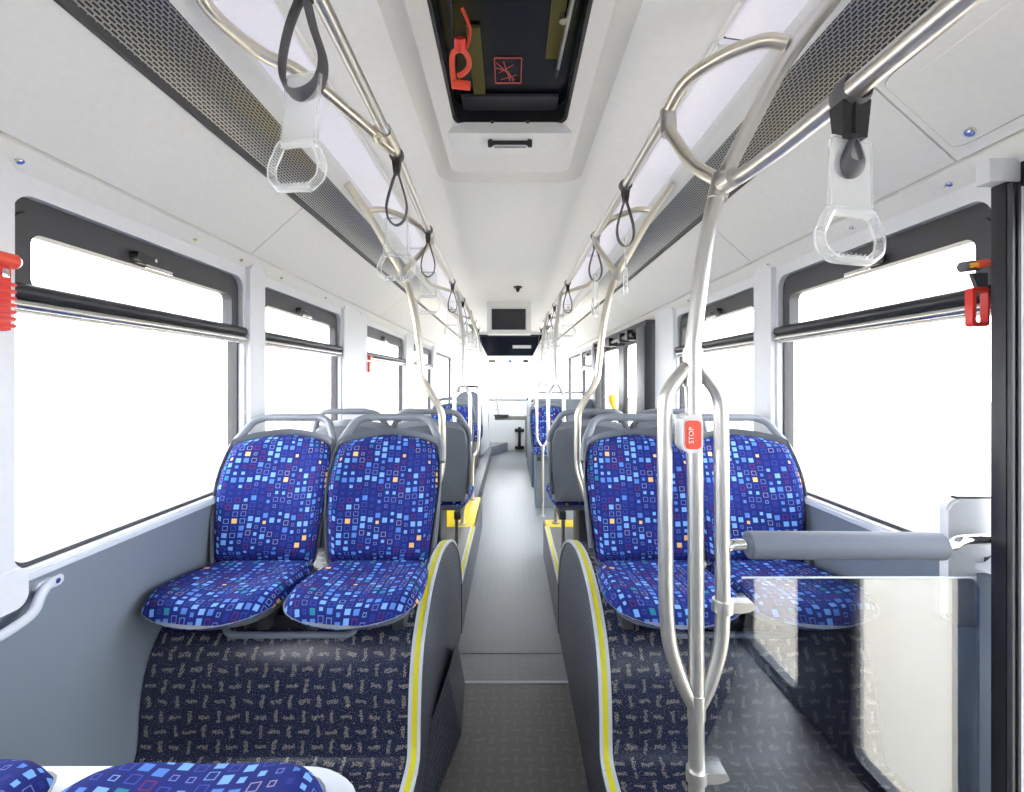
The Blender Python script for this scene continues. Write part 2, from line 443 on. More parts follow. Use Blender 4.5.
# ---- side walls with windows
def fx(s, x): return s*x
def surround(s, y0, y1, yy0, yy1, idx, zt=.45, zb=-.462):
    """pale wall lining around one window: plate from yy0..yy1 with a rounded opening y0..y1"""
    n = 7; r = .055
    I = rrect(y0, y1, zb, zt, r, n); O = []
    for (y, z) in I:
        # push out to the plate's rectangle
        oy = yy1 if y > (y0+y1)/2 else yy0; oz = .515 if z > (zb+zt)/2 else -.474
        ty = abs(y-(y0+y1)/2)/((y1-y0)/2); tz = abs(z-(zb+zt)/2)/((zt-zb)/2)
        O.append((oy, oz))
    b = bm_()
    ring(b, lin(O, lambda y, z: (s*1.172, y, z)), lin(I, lambda y, z: (s*1.172, y, z)), lin(O, lambda y, z: (s*1.26, y, z)), lin(I, lambda y, z: (s*1.215, y, z)))
    bmesh.ops.remove_doubles(b, verts=b.verts, dist=1e-5)
    return struct('wall_lining_%d' % idx, b, 'pillar')
def window(s, y0, y1, idx, latch=.5, zt=.45, zb=-.462, zbar=.195, hopper=True):
    t = thing('window_%d' % idx, '', '', (s*1.22, (y0+y1)/2, zb), kind='structure')
    X0, X1 = s*1.195, s*1.235
    f3 = lambda x: (lambda y, z: (x, y, z))
    b = bm_(); I = rrect(y0+.012, y1-.012, zb+.012, zt-.035, .05); O = rrect(y0-.004, y1+.004, zb-.004, zt+.004, .057)
    ring(b, lin(O, f3(X0)), lin(I, f3(X0)), lin(O, f3(X1)), lin(I, f3(X1))); obj('window_frame', b, 'charcoal', t)
    if hopper:
        b = bm_(); O = rrect(y0+.013, y1-.013, zbar-.005, zt-.036, .05); I = rrect(y0+.06, y1-.06, zbar+.03, zt-.085, .028)
        ring(b, lin(O, f3(s*1.188)), lin(I, f3(s*1.188)), lin(O, f3(s*1.228)), lin(I, f3(s*1.228))); obj('hopper_frame', b, 'charcoal', t)
        b = bm_(); tube(b, [V(s*1.178, y0-.01, zbar+.018), V(s*1.178, y1+.01, zbar+.018)], .021, 12); obj('bar', b, 'black', t)
        b = bm_(); tube(b, [V(s*1.172, y0-.012, zbar-.014), V(s*1.172, y1+.012, zbar-.014)], .014, 12); box(b, min(s*1.175, s*1.2), max(s*1.175, s*1.2), y0, y1, zbar-.034, zbar-.02); obj('rail', b, 'alu', t)
        yl = y0+(y1-y0)*latch; zl = zt-.06
        b = bm_(); box(b, min(s*1.17, s*1.19), max(s*1.17, s*1.19), yl-.03, yl+.09, zl-.02, zl+.012, .003)
        tube(b, [V(s*1.16, yl-.03, zl), V(s*1.19, yl-.03, zl)], .016, 12); la = obj('latch', b, 'dark', t)
        b = bm_(); box(b, min(s*1.167, s*1.171), max(s*1.167, s*1.171), yl+.0, yl+.12, zl-.03, zl-.018, .001); tube(b, [V(s*1.158, yl+.03, zl), V(s*1.175, yl+.03, zl)], .006, 10); obj('latch_plate', b, 'chrome', la)
    b = bm_(); box(b, min(s*1.214, s*1.219), max(s*1.214, s*1.219), y0+.01, y1-.01, zb+.01, zt-.03); obj('pane', b, 'glass', t, smooth=False)
    return t
WL = [(-1.6, -.45), (-.22, .92), (1.13, 2.11), (2.27, 3.32), (3.88, 5.32), (5.75, 7.2), (7.5, 9.6)]
WR = [(-1.95, -.55), (1.165, 2.10), (2.28, 3.37), (6.9, 7.85), (8.0, 9.7)]
def borders(W, a, z): return a
idx = 1
for s, W, ends in ((-1, WL, (YB, 10.3)), (1, WR, None)):
    for i, (a, c) in enumerate(W):
        if s < 0:
            lo = YB if i == 0 else (W[i-1][1]+a)/2; hi = 10.3 if i == len(W)-1 else (c+W[i+1][0])/2
        else:
            lo, hi = [(YB, -.19), (1.145, 2.16), (2.16, 3.82), (6.45, 7.92), (7.92, 10.3)][i]
        surround(s, a, c, lo, hi, idx)
        window(s, a, c, idx, latch=.42, hopper=(i != len(W)-1))
        idx += 1
# lower side panels and sills
b = bm_(); box(b, -1.26, -1.176, YB, 10.3, ZF, -.486); struct('wall_left', b, 'grey')
b = bm_(); box(b, 1.176, 1.26, 1.14, 3.84, ZF, -.486); box(b, 1.176, 1.26, 6.42, 10.3, ZF, -.486); box(b, 1.176, 1.26, YB, -.17, ZF, -.486); struct('wall_right', b, 'grey')
b = bm_(); box(b, -1.26, -1.166, YB, 10.3, -.488, -.472, .003); struct('trim_sill_left', b, 'sill')
b = bm_(); box(b, 1.166, 1.26, 1.22, 3.84, -.488, -.472, .003); box(b, 1.166, 1.26, 6.42, 10.3, -.488, -.472, .003); struct('trim_sill_right', b, 'sill')
# pillar covers with rounded feet
k = 1
for s, ys in ((-1, [(.935, 1.115), (2.125, 2.255), (3.335, 3.865), (5.335, 5.735), (7.215, 7.485)]), (1, [(2.115, 2.265), (3.385, 3.80)])):
    for a, c in ys:
        b = bm_(); P = rrect(a, c, -.53, .53, .035)
        prism(b, lin(P, lambda y, z: (s*1.15, y, z)), lin(P, lambda y, z: (s*1.20, y, z)))
        bmesh.ops.bevel(b, geom=[e for e in b.edges if abs(e.verts[0].co.x-s*1.15) < 1e-5 and abs(e.verts[1].co.x-s*1.15) < 1e-5], offset=.012, segments=3, affect='EDGES')
        struct('trim_pillar_%d' % k, b, 'pillar'); k += 1
b = bm_(); P = rrect(.935, 1.145, -.535, -.44, .03); prism(b, lin(P, lambda y, z: (-1.148, y, z)), lin(P, lambda y, z: (-1.20, y, z))); struct('trim_pillar_foot', b, 'pillar')
# front end: windscreen, dash, header
b = bm_(); box(b, -1.25, 1.25, 10.2, 10.28, ZF, -.42); struct('wall_front', b, 'white')
t = thing('window_%d' % idx, '', '', (0, 10.25, -.4), kind='structure')
b = bm_(); f3 = lambda yy: (lambda x, z: (x, yy, z))
ring(b, lin(rrect(-1.24, 1.24, -.44, .56, .08), f3(10.2)), lin(rrect(-1.16, 1.16, -.38, .5, .08), f3(10.2)), lin(rrect(-1.24, 1.24, -.44, .56, .08), f3(10.28)), lin(rrect(-1.16, 1.16, -.38, .5, .08), f3(10.28)))
obj('windscreen_frame', b, 'pillar', t)
b = bm_(); box(b, -1.2, 1.2, 10.23, 10.236, -.42, .54); obj('windscreen_pane', b, 'glass', t, smooth=False)
# header box above the windscreen with its dark sloping glass
b = bm_(); prism(b, [V(-1.2, 9.1, .98), V(-1.2, 9.1, .84), V(-1.2, 9.75, .50), V(-1.2, 10.2, .42), V(-1.2, 10.2, .98)], [V(1.2, 9.1, .98), V(1.2, 9.1, .84), V(1.2, 9.75, .50), V(1.2, 10.2, .42), V(1.2, 10.2, .98)])
struct('ceiling_front', b, 'white')

# outside ground
b = bm_(); box(b, -40, 40, -40, 50, -1.93, -1.85); o = struct('ground', b, 'paving')

# ---- wheel housings under the facing seats
PROF = [(1.47, -1.2), (1.508, -1.175), (1.52, -1.05), (1.54, -.95), (1.585, -.865), (1.67, -.80), (1.79, -.75), (1.98, -.725), (2.18, -.745), (2.38, -.80), (2.58, -.90), (2.74, -1.03), (2.84, -1.2)]
PS = [(p.x, p.y) for p in smooth_pts([V(y, z, 0) for y, z in PROF], 4)]
def housing(s, nm):
    t = thing('wheel_housing', 'curved navy flecked wheel housing under the two %s-hand facing seats' % nm, 'wheel housing', (s*.75, 2.1, ZP), 'wheel housings beside the aisle')
    b = bm_(); uv = b.loops.layers.uv.verify(); arc = [0]
    for i in range(1, len(PS)): arc.append(arc[-1]+math.dist(PS[i], PS[i-1]))
    x0, x1 = s*.315, s*1.173
    for dz, flip in ((0, 0), (-.01, 1)):
        A = [b.verts.new((x0, y, z+dz)) for y, z in PS]; B = [b.verts.new((x1, y, z+dz)) for y, z in PS]
        for i in range(len(PS)-1):
            f = b.faces.new((A[i], A[i+1], B[i+1], B[i]))
            for l, (u_, v_) in zip(f.loops, ((x0, arc[i]), (x0, arc[i+1]), (x1, arc[i+1]), (x1, arc[i]))): l[uv].uv = (u_, v_)
    obj('cover', b, 'navy', t, uv=False, angle=60)
    # side panel down to the aisle floor
    b = bm_(); out = [(y, z) for y, z in PS]+[(2.84, ZF+.004), (1.45, ZF+.004)]
    prism(b, [V(s*.288, y, z) for y, z in out], [V(s*.302, y, z) for y, z in out]); obj('side_panel', b, 'navyside', t, smooth=False)
    for nm2, m2, xa, xb, lift in (('yellow_edge', 'yellow', .292, .310, .006), ('pale_edge', 'palestrip', .282, .292, .008), ('inner_pale_edge', 'palestrip', .310, .322, .005)):
        b = bm_(); n = len(PS); up = []
        for i in range(n):
            y, z = PS[i]; a = PS[max(i-1, 0)]; c = PS[min(i+1, n-1)]
            ty, tz = c[0]-a[0], c[1]-a[1]; L = math.hypot(ty, tz); up.append((y-tz/L*lift, z+ty/L*lift))
        dn = [(y, z-.004) for y, z in PS]
        rows = []
        for i in range(n): rows.append([b.verts.new((s*xa, *up[i])), b.verts.new((s*xb, *up[i])), b.verts.new((s*xb, *dn[i])), b.verts.new((s*xa, *dn[i]))])
        for i in range(n-1):
            for j in range(4): b.faces.new((rows[i][j], rows[i][(j+1) % 4], rows[i+1][(j+1) % 4], rows[i+1][j]))
        b.faces.new(rows[0]); b.faces.new(rows[-1][::-1])
        obj(nm2, b, m2, t)
    return t
housing(-1, 'left'); housing(1, 'right')
# platform nosings: yellow with pale borders
k = 70
for s, segs in ((-1, [(-2.1, 1.47), (2.84, 3.92)]), (1, [(1.22, 1.47), (2.84, 3.92)])):
    for a, c in segs:
        for xa, xb, m2 in ((.282, .292, 'palestrip'), (.292, .310, 'yellow'), (.310, .322, 'palestrip')):
            b = bm_(); box(b, min(s*xa, s*xb), max(s*xa, s*xb), a, c, ZP-.006, ZP+.005); struct('trim_%d' % k, b, m2); k += 1
# dark risers down to the aisle
for s, a, c in ((-1, -2.1, 1.45), (-1, 2.84, 3.92), (1, 1.22, 1.45), (1, 2.84, 4.1), (-1, 3.92, 4.92)):
    b = bm_(); box(b, min(s*.284, s*.2895), max(s*.284, s*.2895), a, c, ZF, ZP-.006); struct('baseboard_%d' % k, b, 'navyside'); k += 1
# low duct bulging into the aisle on the left
b = bm_()
bot = [V(-.30, 2.53, ZF+.002), V(-.222, 2.37, ZF+.002), V(-.205, 2.03, ZF+.002), V(-.265, 1.72, ZF+.002), V(-.30, 1.5, ZF+.002)]
top = [V(-.30, 2.50, ZF+.04), V(-.262, 2.37, ZF+.22), V(-.262, 2.03, ZF+.26), V(-.285, 1.75, ZF+.26), V(-.30, 1.5, ZF+.22)]
prism(b, bot, top); o = obj('floor_duct', b, 'navyside', smooth=False)
tag(o, 'low faceted dark duct cover bulging into the aisle from the left riser', 'duct cover')

# ---- double doors: one beside the camera, one farther on
def door(idx, y0, y1, mid, zt, zb, m='black'):
    t = thing('door_%d' % idx, '', '', (1.2, (y0+y1)/2, zb), kind='structure')
    b = bm_(); box(b, 1.17, 1.25, y0-.02, y1+.02, zt, .54); box(b, 1.16, 1.26, y0-.03, y0, zb, zt)
    box(b, 1.17, 1.26, y0, y1, zb-.03, zb); obj('door_frame', b, m, t)
    b = bm_(); box(b, 1.16, 1.26, y1, y1+.03, zb, zt); obj('door_jamb', b, 'pillar' if idx == 1 else m, t)
    for a, c in ((y0+.005, mid[0]), (mid[1], y1-.005)):
        b = bm_(); r_o = rrect(a, c, zb+.004, zt-.004, .02); r_i = rrect(a+.03, c-.03, zb+.03, zt-.05, .05)
        ring(b, lin(r_o, lambda y, z: (1.19, y, z)), lin(r_i, lambda y, z: (1.19, y, z)), lin(r_o, lambda y, z: (1.22, y, z)), lin(r_i, lambda y, z: (1.22, y, z)))
        lf = obj('door_leaf', b, m, t)
        b = bm_(); box(b, 1.203, 1.208, a+.02, c-.02, zb+.02, zt-.03); obj('pane', b, 'doorglass', lf, smooth=False)
    b = bm_(); box(b, 1.185, 1.23, mid[0]+.002, mid[1]-.002, zb, zt); obj('centre_post', b, m, t)
    return t
door(1, -.16, 1.09, (.355, .625), .44, -1.33)
d2 = door(2, 4.0, 6.35, (5.0, 5.25), .40, -1.47)
b = bm_(); box(b, 1.08, 1.18, 3.86, 4.12, -1.48, .44, .01); obj('post_cover', b, 'charcoal', d2)
b = bm_(); box(b, 1.10, 1.18, 6.2, 6.44, -1.48, .44, .01); obj('post_cover', b, 'charcoal', d2)
b = bm_(); box(b, 1.10, 1.2, 3.9, 6.4, .42, .49, .006); obj('header', b, 'charcoal', d2)
b = bm_(); tube(b, [V(1.08, 4.2, .40), V(1.08, 6.1, .40)], .02, 8)
for y in (4.3, 4.6, 5.1, 5.2, 5.6, 6.0): box(b, 1.05, 1.14, y, y+.09, .36, .45, .006)
obj('opener_mechanism', b, 'black', d2)
# ribbed black post at the near doorway
t = thing('door_post', 'tall ribbed black post at the near doorway edge on the right', 'post', (1.17, 1.12, -1.33))
b = bm_(); box(b, 1.136, 1.19, 1.10, 1.135, -1.33, .455, .003); obj('post_body', b, 'black', t)
b = bm_()
for x in (1.139, 1.153, 1.167, 1.18): box(b, x, x+.007, 1.088, 1.102, -1.33, .45, .002)
obj('rib', b, 'charcoal', t); t.children[-1]['kind'] = 'stuff'
b = bm_(); box(b, 1.10, 1.25, 1.10, 1.135, .455, .51, .004); obj('top_bracket', b, 'pillar', t)
# ------- END OF SETTING

# ---------------------------------------------------------------- bus seats
def rings_surface(bm, outline, hf, scales, uvs, lip=.15):
    """concentric rings of an outline; hf(x,y,s)->3D"""
    uv = bm.loops.layers.uv.verify(); cx = sum(p[0] for p in outline)/len(outline); cy = sum(p[1] for p in outline)/len(outline)
    rings = []
    for s in scales:
        R = []
        for (x, y) in outline:
            X, Y = cx+(x-cx)*s, cy+(y-cy)*s
            k = 1+lip*max(0, (s-.8)/.2)**1.7; R.append((bm.verts.new(hf(X, Y, s)), (cx+(X-cx)*k, cy+(Y-cy)*k)))
        rings.append(R)
    n = len(outline)
    def face(items):
        f = bm.faces.new([i[0] for i in items])
        for l in f.loops:
            for it in items:
                if it[0] is l.vert: l[uv].uv = it[1]
    for A, B in zip(rings[:-1], rings[1:]):
        for i in range(n): face((A[i], A[(i+1) % n], B[(i+1) % n], B[i]))
    c = (bm.verts.new(hf(cx, cy, 0)), (cx, cy)); A = rings[-1]
    for i in range(n): face((A[i], A[(i+1) % n], c))
    return rings
TILT = .36
def make_seat(label, loc, group):
    """local: faces -y, cushion top about z=0, back at y=0"""
    t = thing('bus_seat', label, 'seat', loc, group)
    # cushion outline (x, y)
    pts = [V(-.185, .02, 0), V(-.205, -.10, 0), V(-.217, -.24, 0), V(-.212, -.345, 0), V(-.155, -.415, 0), V(0, -.435, 0), V(.155, -.415, 0), V(.212, -.345, 0), V(.217, -.24, 0), V(.205, -.10, 0), V(.185, .02, 0)]
    out = [(p.x, p.y) for p in smooth_pts(pts, 4)]
    def dish(x, y): return -.075*y+.012*math.cos(min(1, abs(x)/.24)*math.pi)*-1+(.0 if y > -.3 else -(abs(y)-.3)**2*1.2)
    b = bm_(); rings_surface(b, out, lambda x, y, s: V(x, y, dish(x, y)-.05*max(0, (s-.80)/.2)**2.2), [1.0, .985, .95, .9, .84, .7, .5, .25], None)
    obj('cushion', b, 'fabric', t, world=False, uv=False, angle=80)
    b = bm_(); base = [(x*1.006, y*1.006) for x, y in out]
    prism(b, lin(base, lambda x, y: (x, y, dish(x, y)-.045)), lin([(x*.82, y*.86-.02) for x, y in base], lambda x, y: (x, y, dish(x, y)*.5-.075)))
    obj('seat_pan', b, 'greymid', t, world=False)
    # backrest outline (x, h) and placing on the reclined plane
    pts = [V(-.165, .02, 0), V(-.19, .0, 0), V(-.207, .14, 0), V(-.218, .28, 0), V(-.205, .40, 0), V(-.185, .435, 0), V(-.11, .462, 0), V(0, .478, 0), V(.11, .462, 0), V(.185, .435, 0), V(.205, .40, 0), V(.218, .28, 0), V(.207, .14, 0), V(.19, .0, 0), V(.165, .02, 0)]
    pts = [V(-.17, -.005, 0)]+pts[1:14]+[V(.17, -.005, 0)]
    bo = [(p.x, p.y) for p in smooth_pts(pts, 3)]
    def pl(x, h, o): # o = offset towards the sitter
        lum = .02*math.sin(min(1, max(0, h/.45))*math.pi)
        wing = .05*(abs(x)/.22)**2
        oo = o+wing+lum-.02
        return V(x, h*TILT-oo*.94, h*.985-oo*.34*0+oo*.30)
    b = bm_(); rings_surface(b, bo, lambda x, h, s: pl(x, h, .034-.03*max(0, (s-.82)/.18)**2.2), [1.0, .985, .955, .91, .84, .68, .45, .2], None)
    obj('backrest', b, 'fabric', t, world=False, uv=False, angle=80)
    so = [(x*1.05, .22+(h-.22)*1.04) for x, h in bo]
    so = [(x, h+(.0 if h < .42 else (.014))) for x, h in so]
    b = bm_(); rings_surface(b, so, lambda x, h, s: pl(x, h, .006-.03*min(1, (1-s)/.1)), [1.0, .97, .94, .9, .5], None)
    rings_surface(b, so, lambda x, h, s: pl(x*.98, h, .006-.056*min(1, ((1-s)/.06)**.6)), [1.0, .985, .965, .94, .9, .5], None); bmesh.ops.remove_doubles(b, verts=b.verts, dist=.0008)
    obj('back_shell', b, 'greymid', t, world=False)
    # grab handle
    b = bm_(); hp = [pl(-.222, .36, -.02), pl(-.215, .43, -.025), pl(-.165, .535, -.03), pl(-.12, .555, -.03), pl(.12, .555, -.03), pl(.165, .535, -.03), pl(.215, .43, -.025), pl(.222, .36, -.02)]
    tube(b, fillet(hp, .05, 4), .0165, 10); obj('grab_handle', b, 'greymid', t, world=False)
    # outer side rail of the back shell and hinge knuckles
    b = bm_()
    for q in (-1, 1): tube(b, [pl(q*.205, .04, -.045), pl(q*.216, .2, -.045), pl(q*.214, .36, -.03)], .011, 8, sm=True)
    obj('side_rail', b, 'greydark', t, world=False)
    b = bm_()
    for q in (-1, 1): box(b, q*.14-.02, q*.14+.02, -.30, .03, -.12, -.075, .004)
    obj('mounting_bracket', b, 'charcoal', t, world=False)
    return t
ZC = -.70; G1 = 'facing seats on the wheel housings'
XI, XO = .508, .952
proto = make_seat('blue patterned seat facing the camera, left side, next to the aisle', (-XI, 1.875, ZC), G1)
dup(proto, (-XO, 1.875, ZC), 'blue patterned seat facing the camera, left side, next to the window', group=G1)
dup(proto, (XI+.02, 1.875, ZC), 'blue patterned seat facing the camera, right side, behind the triple pole', group=G1)
dup(proto, (XO, 1.875, ZC), 'blue patterned seat facing the camera, right side, by the window behind the padded bar', group=G1)
G2 = 'seats behind the facing ones, turned to the windscreen'
for x, l in ((-XI, 'grey-backed seat turned away from the camera, left of the aisle, back-to-back'), (-XO, 'grey-backed seat turned away from the camera, by the left window'),
             (XI, 'grey-backed seat turned away from the camera, right of the aisle beside the bent pole'), (XO, 'grey-backed seat turned away from the camera, by the right window, mostly hidden')):
    dup(proto, (math.copysign(abs(x)-.055, x), 2.88, ZC-.01), l, rz=math.pi, group=G2)
G3 = 'farther seats facing the camera'
for x, y, z, l in ((-.61, 5.0, -.74, 'far blue seat facing the camera, left side, beyond the yellow floor'),
                (.47, 5.75, -.80, 'far blue seat facing the camera, right side, behind the far triple pole')):
    dup(proto, (x, y, z), l, group=G3)
G4 = 'seats in the bottom left foreground'
dup(proto, (-.50, .36, -.655), 'foreground blue seat, its cushion rounding into the bottom edge, nearer the aisle', rz=math.pi, group=G4).scale = (1, 1.12, 1)
dup(proto, (-.945, .36, -.65), 'foreground blue seat at the bottom left corner, beside the grey wall', rz=math.pi, group=G4).scale = (1, 1.12, 1)

# seat plinths and under-seat trays
def tray(s, y, label, rev=1):
    t = thing('seat_support', label, 'seat support', (s*.73, y+.1, -.86), 'supports under the seat pairs')
    b = bm_(); tube(b, fillet([V(s*.50, y+.15*rev, -.765), V(s*.505, y-.02*rev, -.80), V(s*.52, y-.05*rev, -.845), V(s*.94, y-.05*rev, -.845), V(s*.965, y-.02*rev, -.80), V(s*.97, y+.15*rev, -.775)], .03, 4), .011, 8)
    obj('tray_rim', b, 'grey', t)
    b = bm_(); box(b, min(s*.53, s*.93), max(s*.53, s*.93), min(y-.03*rev, y+.18*rev), max(y-.03*rev, y+.18*rev), -.835, -.79, .004); obj('tray', b, 'dark', t)
    b = bm_()
    for x in (.60, .88): tube(b, [V(s*x, y-.035*rev, -.83), V(s*x, y-.035*rev, -.775)], .008, 8)
    obj('bolt', b, 'chrome', t)
    return t
tray(-1, 1.64, 'grey tray support under the left facing seats'); tray(1, 1.64, 'grey tray support under the right facing seats')
for s, nm in ((-1, 'left'), (1, 'right')):
    t = thing('seat_stand', 'steel and dark box stand under the %s seats turned to the windscreen' % nm, 'seat stand', (s*.73, 3.1, ZP), 'stands under the seats turned away')
    b = bm_(); box(b, min(s*.42, s*1.1), max(s*.42, s*1.1), 2.92, 3.2, ZP, -.78, .01); obj('stand_body', b, 'charcoal', t)
    b = bm_(); tube(b, fillet([V(s*.36, 3.25, -.80), V(s*.36, 3.25, -1.13), V(s*.9, 3.25, -1.13)], .04), .014, 8); obj('stand_rail', b, 'steel', t)
for i, (x0, x1, y0, y1, zz) in enumerate(((-1.15, -.42, 4.94, 5.3, -1.3), (.30, 1.15, 5.62, 5.95, -1.5))):
    b = bm_(); box(b, x0, x1, y0, y1, zz, -.83, .01); o = obj('seat_plinth', b, 'grey')
    tag(o, ['grey plinth under the far left seats beyond the yellow floor', 'grey plinth under the far right seats before the partition'][i], 'seat plinth', 'plinths under the far seats')
# pale moulded base under the foreground seats
t = thing('bench', 'pale moulded bench base between and beneath the two foreground seats', 'bench', (-.75, .7, ZP))
b = bm_(); P = fillet([V(-.255, .20, 0), V(-.255, .83, 0), V(-.33, .885, 0), V(-1.16, .885, 0), V(-1.16, .20, 0)], .05, 4, True)
prism(b, [V(p.x, p.y, -.755) for p in P], [V(p.x, p.y, -.712) for p in P]); obj('bench_top', b, 'sill', t)
b = bm_(); box(b, -1.12, -.36, .22, .78, ZP, -.775, .02); obj('bench_body', b, 'grey', t)

# ---------------------------------------------------------------- rails and poles
RX, RZ = .445, .75      # inner rails close to the ceiling
def lx(y):              # the left rail spreads a little towards the front
    T = [(-2, .372), (1.0, .375), (1.6, .378), (2.4, .41), (3.7, .44), (8, .452)]
    for (a, p), (c, q) in zip(T[:-1], T[1:]):
        if y <= c: return -(p+(q-p)*(y-a)/(c-a))
def sleeve(b, p, d, r=.022, l=.035): d = Vector(d).normalized(); cyl(b, Vector(p)-d*l, Vector(p)+d*l, r, 14)
# left inner rail
t = thing('ceiling_rail', 'long steel rail along the left of the ceiling, carrying grey hanging straps', 'rail', (-RX, 4, RZ), 'long ceiling rails')
b = bm_(); tube(b, [V(lx(y), y, RZ) for y in (-.9, 1, 1.6, 2.4, 3.0, 3.7, 5.5, 7.3)], .0165, 14); obj('rail_tube', b, 'steel', t)
b = bm_()
tube(b, [V(-.69, 1.02, .875), V(-.68, 1.10, .84), V(-.60, 1.15, .785), V(-.52, 1.20, .765), V(-.44, 1.36, .745), V(-.378, 1.53, .735)], .0155, 12, sm=True)
obj('bracket', b, 'warmsteel', t)
b = bm_(); sleeve(b, V(-.377, 1.50, RZ), (0, 1, 0), .022, .06); sleeve(b, V(-.40, 1.45, .742), (-.2, 1, 0), .02, .02); obj('joint', b, 'warmsteel', t)
# right inner rail: starts at the D loop
t = thing('ceiling_rail', 'steel rail along the right of the ceiling, starting at the loop', 'rail', (RX, 4, RZ), 'long ceiling rails')
b = bm_(); tube(b, [V(RX, 1.36, RZ), V(RX, 7.3, RZ)], .0165, 14); obj('rail_tube', b, 'steel', t)
# right foreground rail
t = thing('hand_rail', 'thick foreground steel rail running to the top right corner, with one strap', 'rail', (.53, .4, .46))
b = bm_(); tube(b, [V(.505, 1.15, .462), V(.545, .80, .462), V(.565, -.9, .462)], .0175, 16, sm=True); obj('rail_tube', b, 'steel', t)
b = bm_(); sleeve(b, V(.508, 1.12, .462), (-.1, 1, 0), .0225, .03); obj('joint', b, 'steel', t)

def screw(b, p, d, r=.008): cyl(b, Vector(p), Vector(p)+Vector(d)*.004, r, 10)
# main pole (right foreground)
t = thing('grab_pole', 'foreground steel pole splitting into three bars with a red stop button', 'pole', (.44, 1.15, ZP))
yp = 1.15; xc = .438; xs = .052
b = bm_(); tube(b, [V(.447, yp, ZP), V(.445, yp, -.35), V(.437, yp, .02), V(.445, yp, .14), V(.470, yp, .33), V(.503, yp, .462), V(.565, 1.14, .595), V(.645, 1.115, .75), V(.74, 1.085, .875)], .0185, 16, sm=True); obj('pole_tube', b, 'steel', t)
for q in (-1, 1):
    b = bm_()
    P = [V(xc+.004, yp-.01*0, .045), V(xc+q*.028, yp, .015), V(xc+q*.066, yp, -.035), V(xc+q*.068, yp, -.12), V(xc+.004+q*.068, yp, -.55), V(xc+.006+q*.062, yp, -.64), V(xc+.008+q*.03, yp, -.735), V(xc+.009, yp, -.79)]
    tube(b, fillet(P, .06, 5), .0175, 14); obj('side_bar', b, 'steel', t)
b = bm_(); P = fillet([V(.64, 1.105, .775), V(.60, 1.12, .795), V(.535, 1.17, .80), V(.458, 1.26, .79), V(RX, 1.36, .755), V(RX, 1.345, .70), V(.475, 1.24, .55), V(.508, 1.15, .475)], .07, 6)
tube(b, P, .0165, 14); obj('loop', b, 'warmsteel', t)
b = bm_(); sleeve(b, V(RX+.001, 1.352, .725), (0, .1, 1), .0225, .035); sleeve(b, V(.503, 1.15, .462), (.25, 0, 1), .0235, .03); sleeve(b, V(xc, yp, .03), (0, 0, 1), .0225, .045); sleeve(b, V(xc+.009, yp, -.78), (0, 0, 1), .021, .03); obj('joint', b, 'steel', t)
b = bm_(); P = rrect(-.0235, .0225, -.175, -.085, .018)
prism(b, lin(P, lambda x, z: (.426+x, yp-.036, z+.005)), lin(P, lambda x, z: (.426+x, yp+.02, z+.005)))
bmesh.ops.bevel(b, geom=list(b.edges), offset=.004, segments=2, affect='EDGES') if False else None
bell = obj('stop_button', b, 'bell', t)
b = bm_(); P = rrect(-.018, .018, -.160, -.094, .010); prism(b, lin(P, lambda x, z: (.424+x, yp-.041, z)), lin(P, lambda x, z: (.424+x, yp-.034, z))); obj('red_button', b, 'redg', bell)
# STOP lettering on the button, turned to read upwards
def text_mesh(name, s, size, M4, m, parent):
    cu = bpy.data.curves.new(name, 'FONT'); cu.body = s; cu.size = size; cu.align_x = 'CENTER'; cu.align_y = 'CENTER'; cu.extrude = .0004
    to = bpy.data.objects.new('tmp', cu); COL.objects.link(to); bpy.context.view_layer.update()
    me = bpy.data.meshes.new_from_object(to.evaluated_get(bpy.context.evaluated_depsgraph_get())); bpy.data.objects.remove(to)
    b = bm_(); b.from_mesh(me); bmesh.ops.transform(b, matrix=M4, verts=b.verts); return obj(name, b, m, parent, smooth=False)
text_mesh('lettering', 'STOP', .016, Matrix.Translation(V(.419, yp-.0418, -.128)) @ Matrix.Rotation(math.pi/2, 4, 'X') @ Matrix.Rotation(math.pi/2, 4, 'Z'), 'paper', bell)
def clamp(name, p, parent):
    b = bm_(); x, y, z = p; sleeve(b, p, (0, 0, 1), .0245, .014)
    P = fillet([V(x+.01, y, z+.012), V(x+.068, y, z+.012), V(x+.074, y, z-.004), V(x+.05, y, z-.012), V(x+.01, y, z-.014)], .006, 3, True)
    prism(b, [q+V(0, -.014, 0) for q in P], [q+V(0, .014, 0) for q in P]); return obj(name, b, 'steel', parent)
clamp('glass_clamp', V(xc+.004+.068, yp, -.54), t); clamp('glass_clamp', V(.447, yp, -.945), t)
b = bm_(); cyl(b, V(.447, yp, ZP), V(.447, yp, ZP+.012), .04, 20); obj('foot', b, 'steel', t)

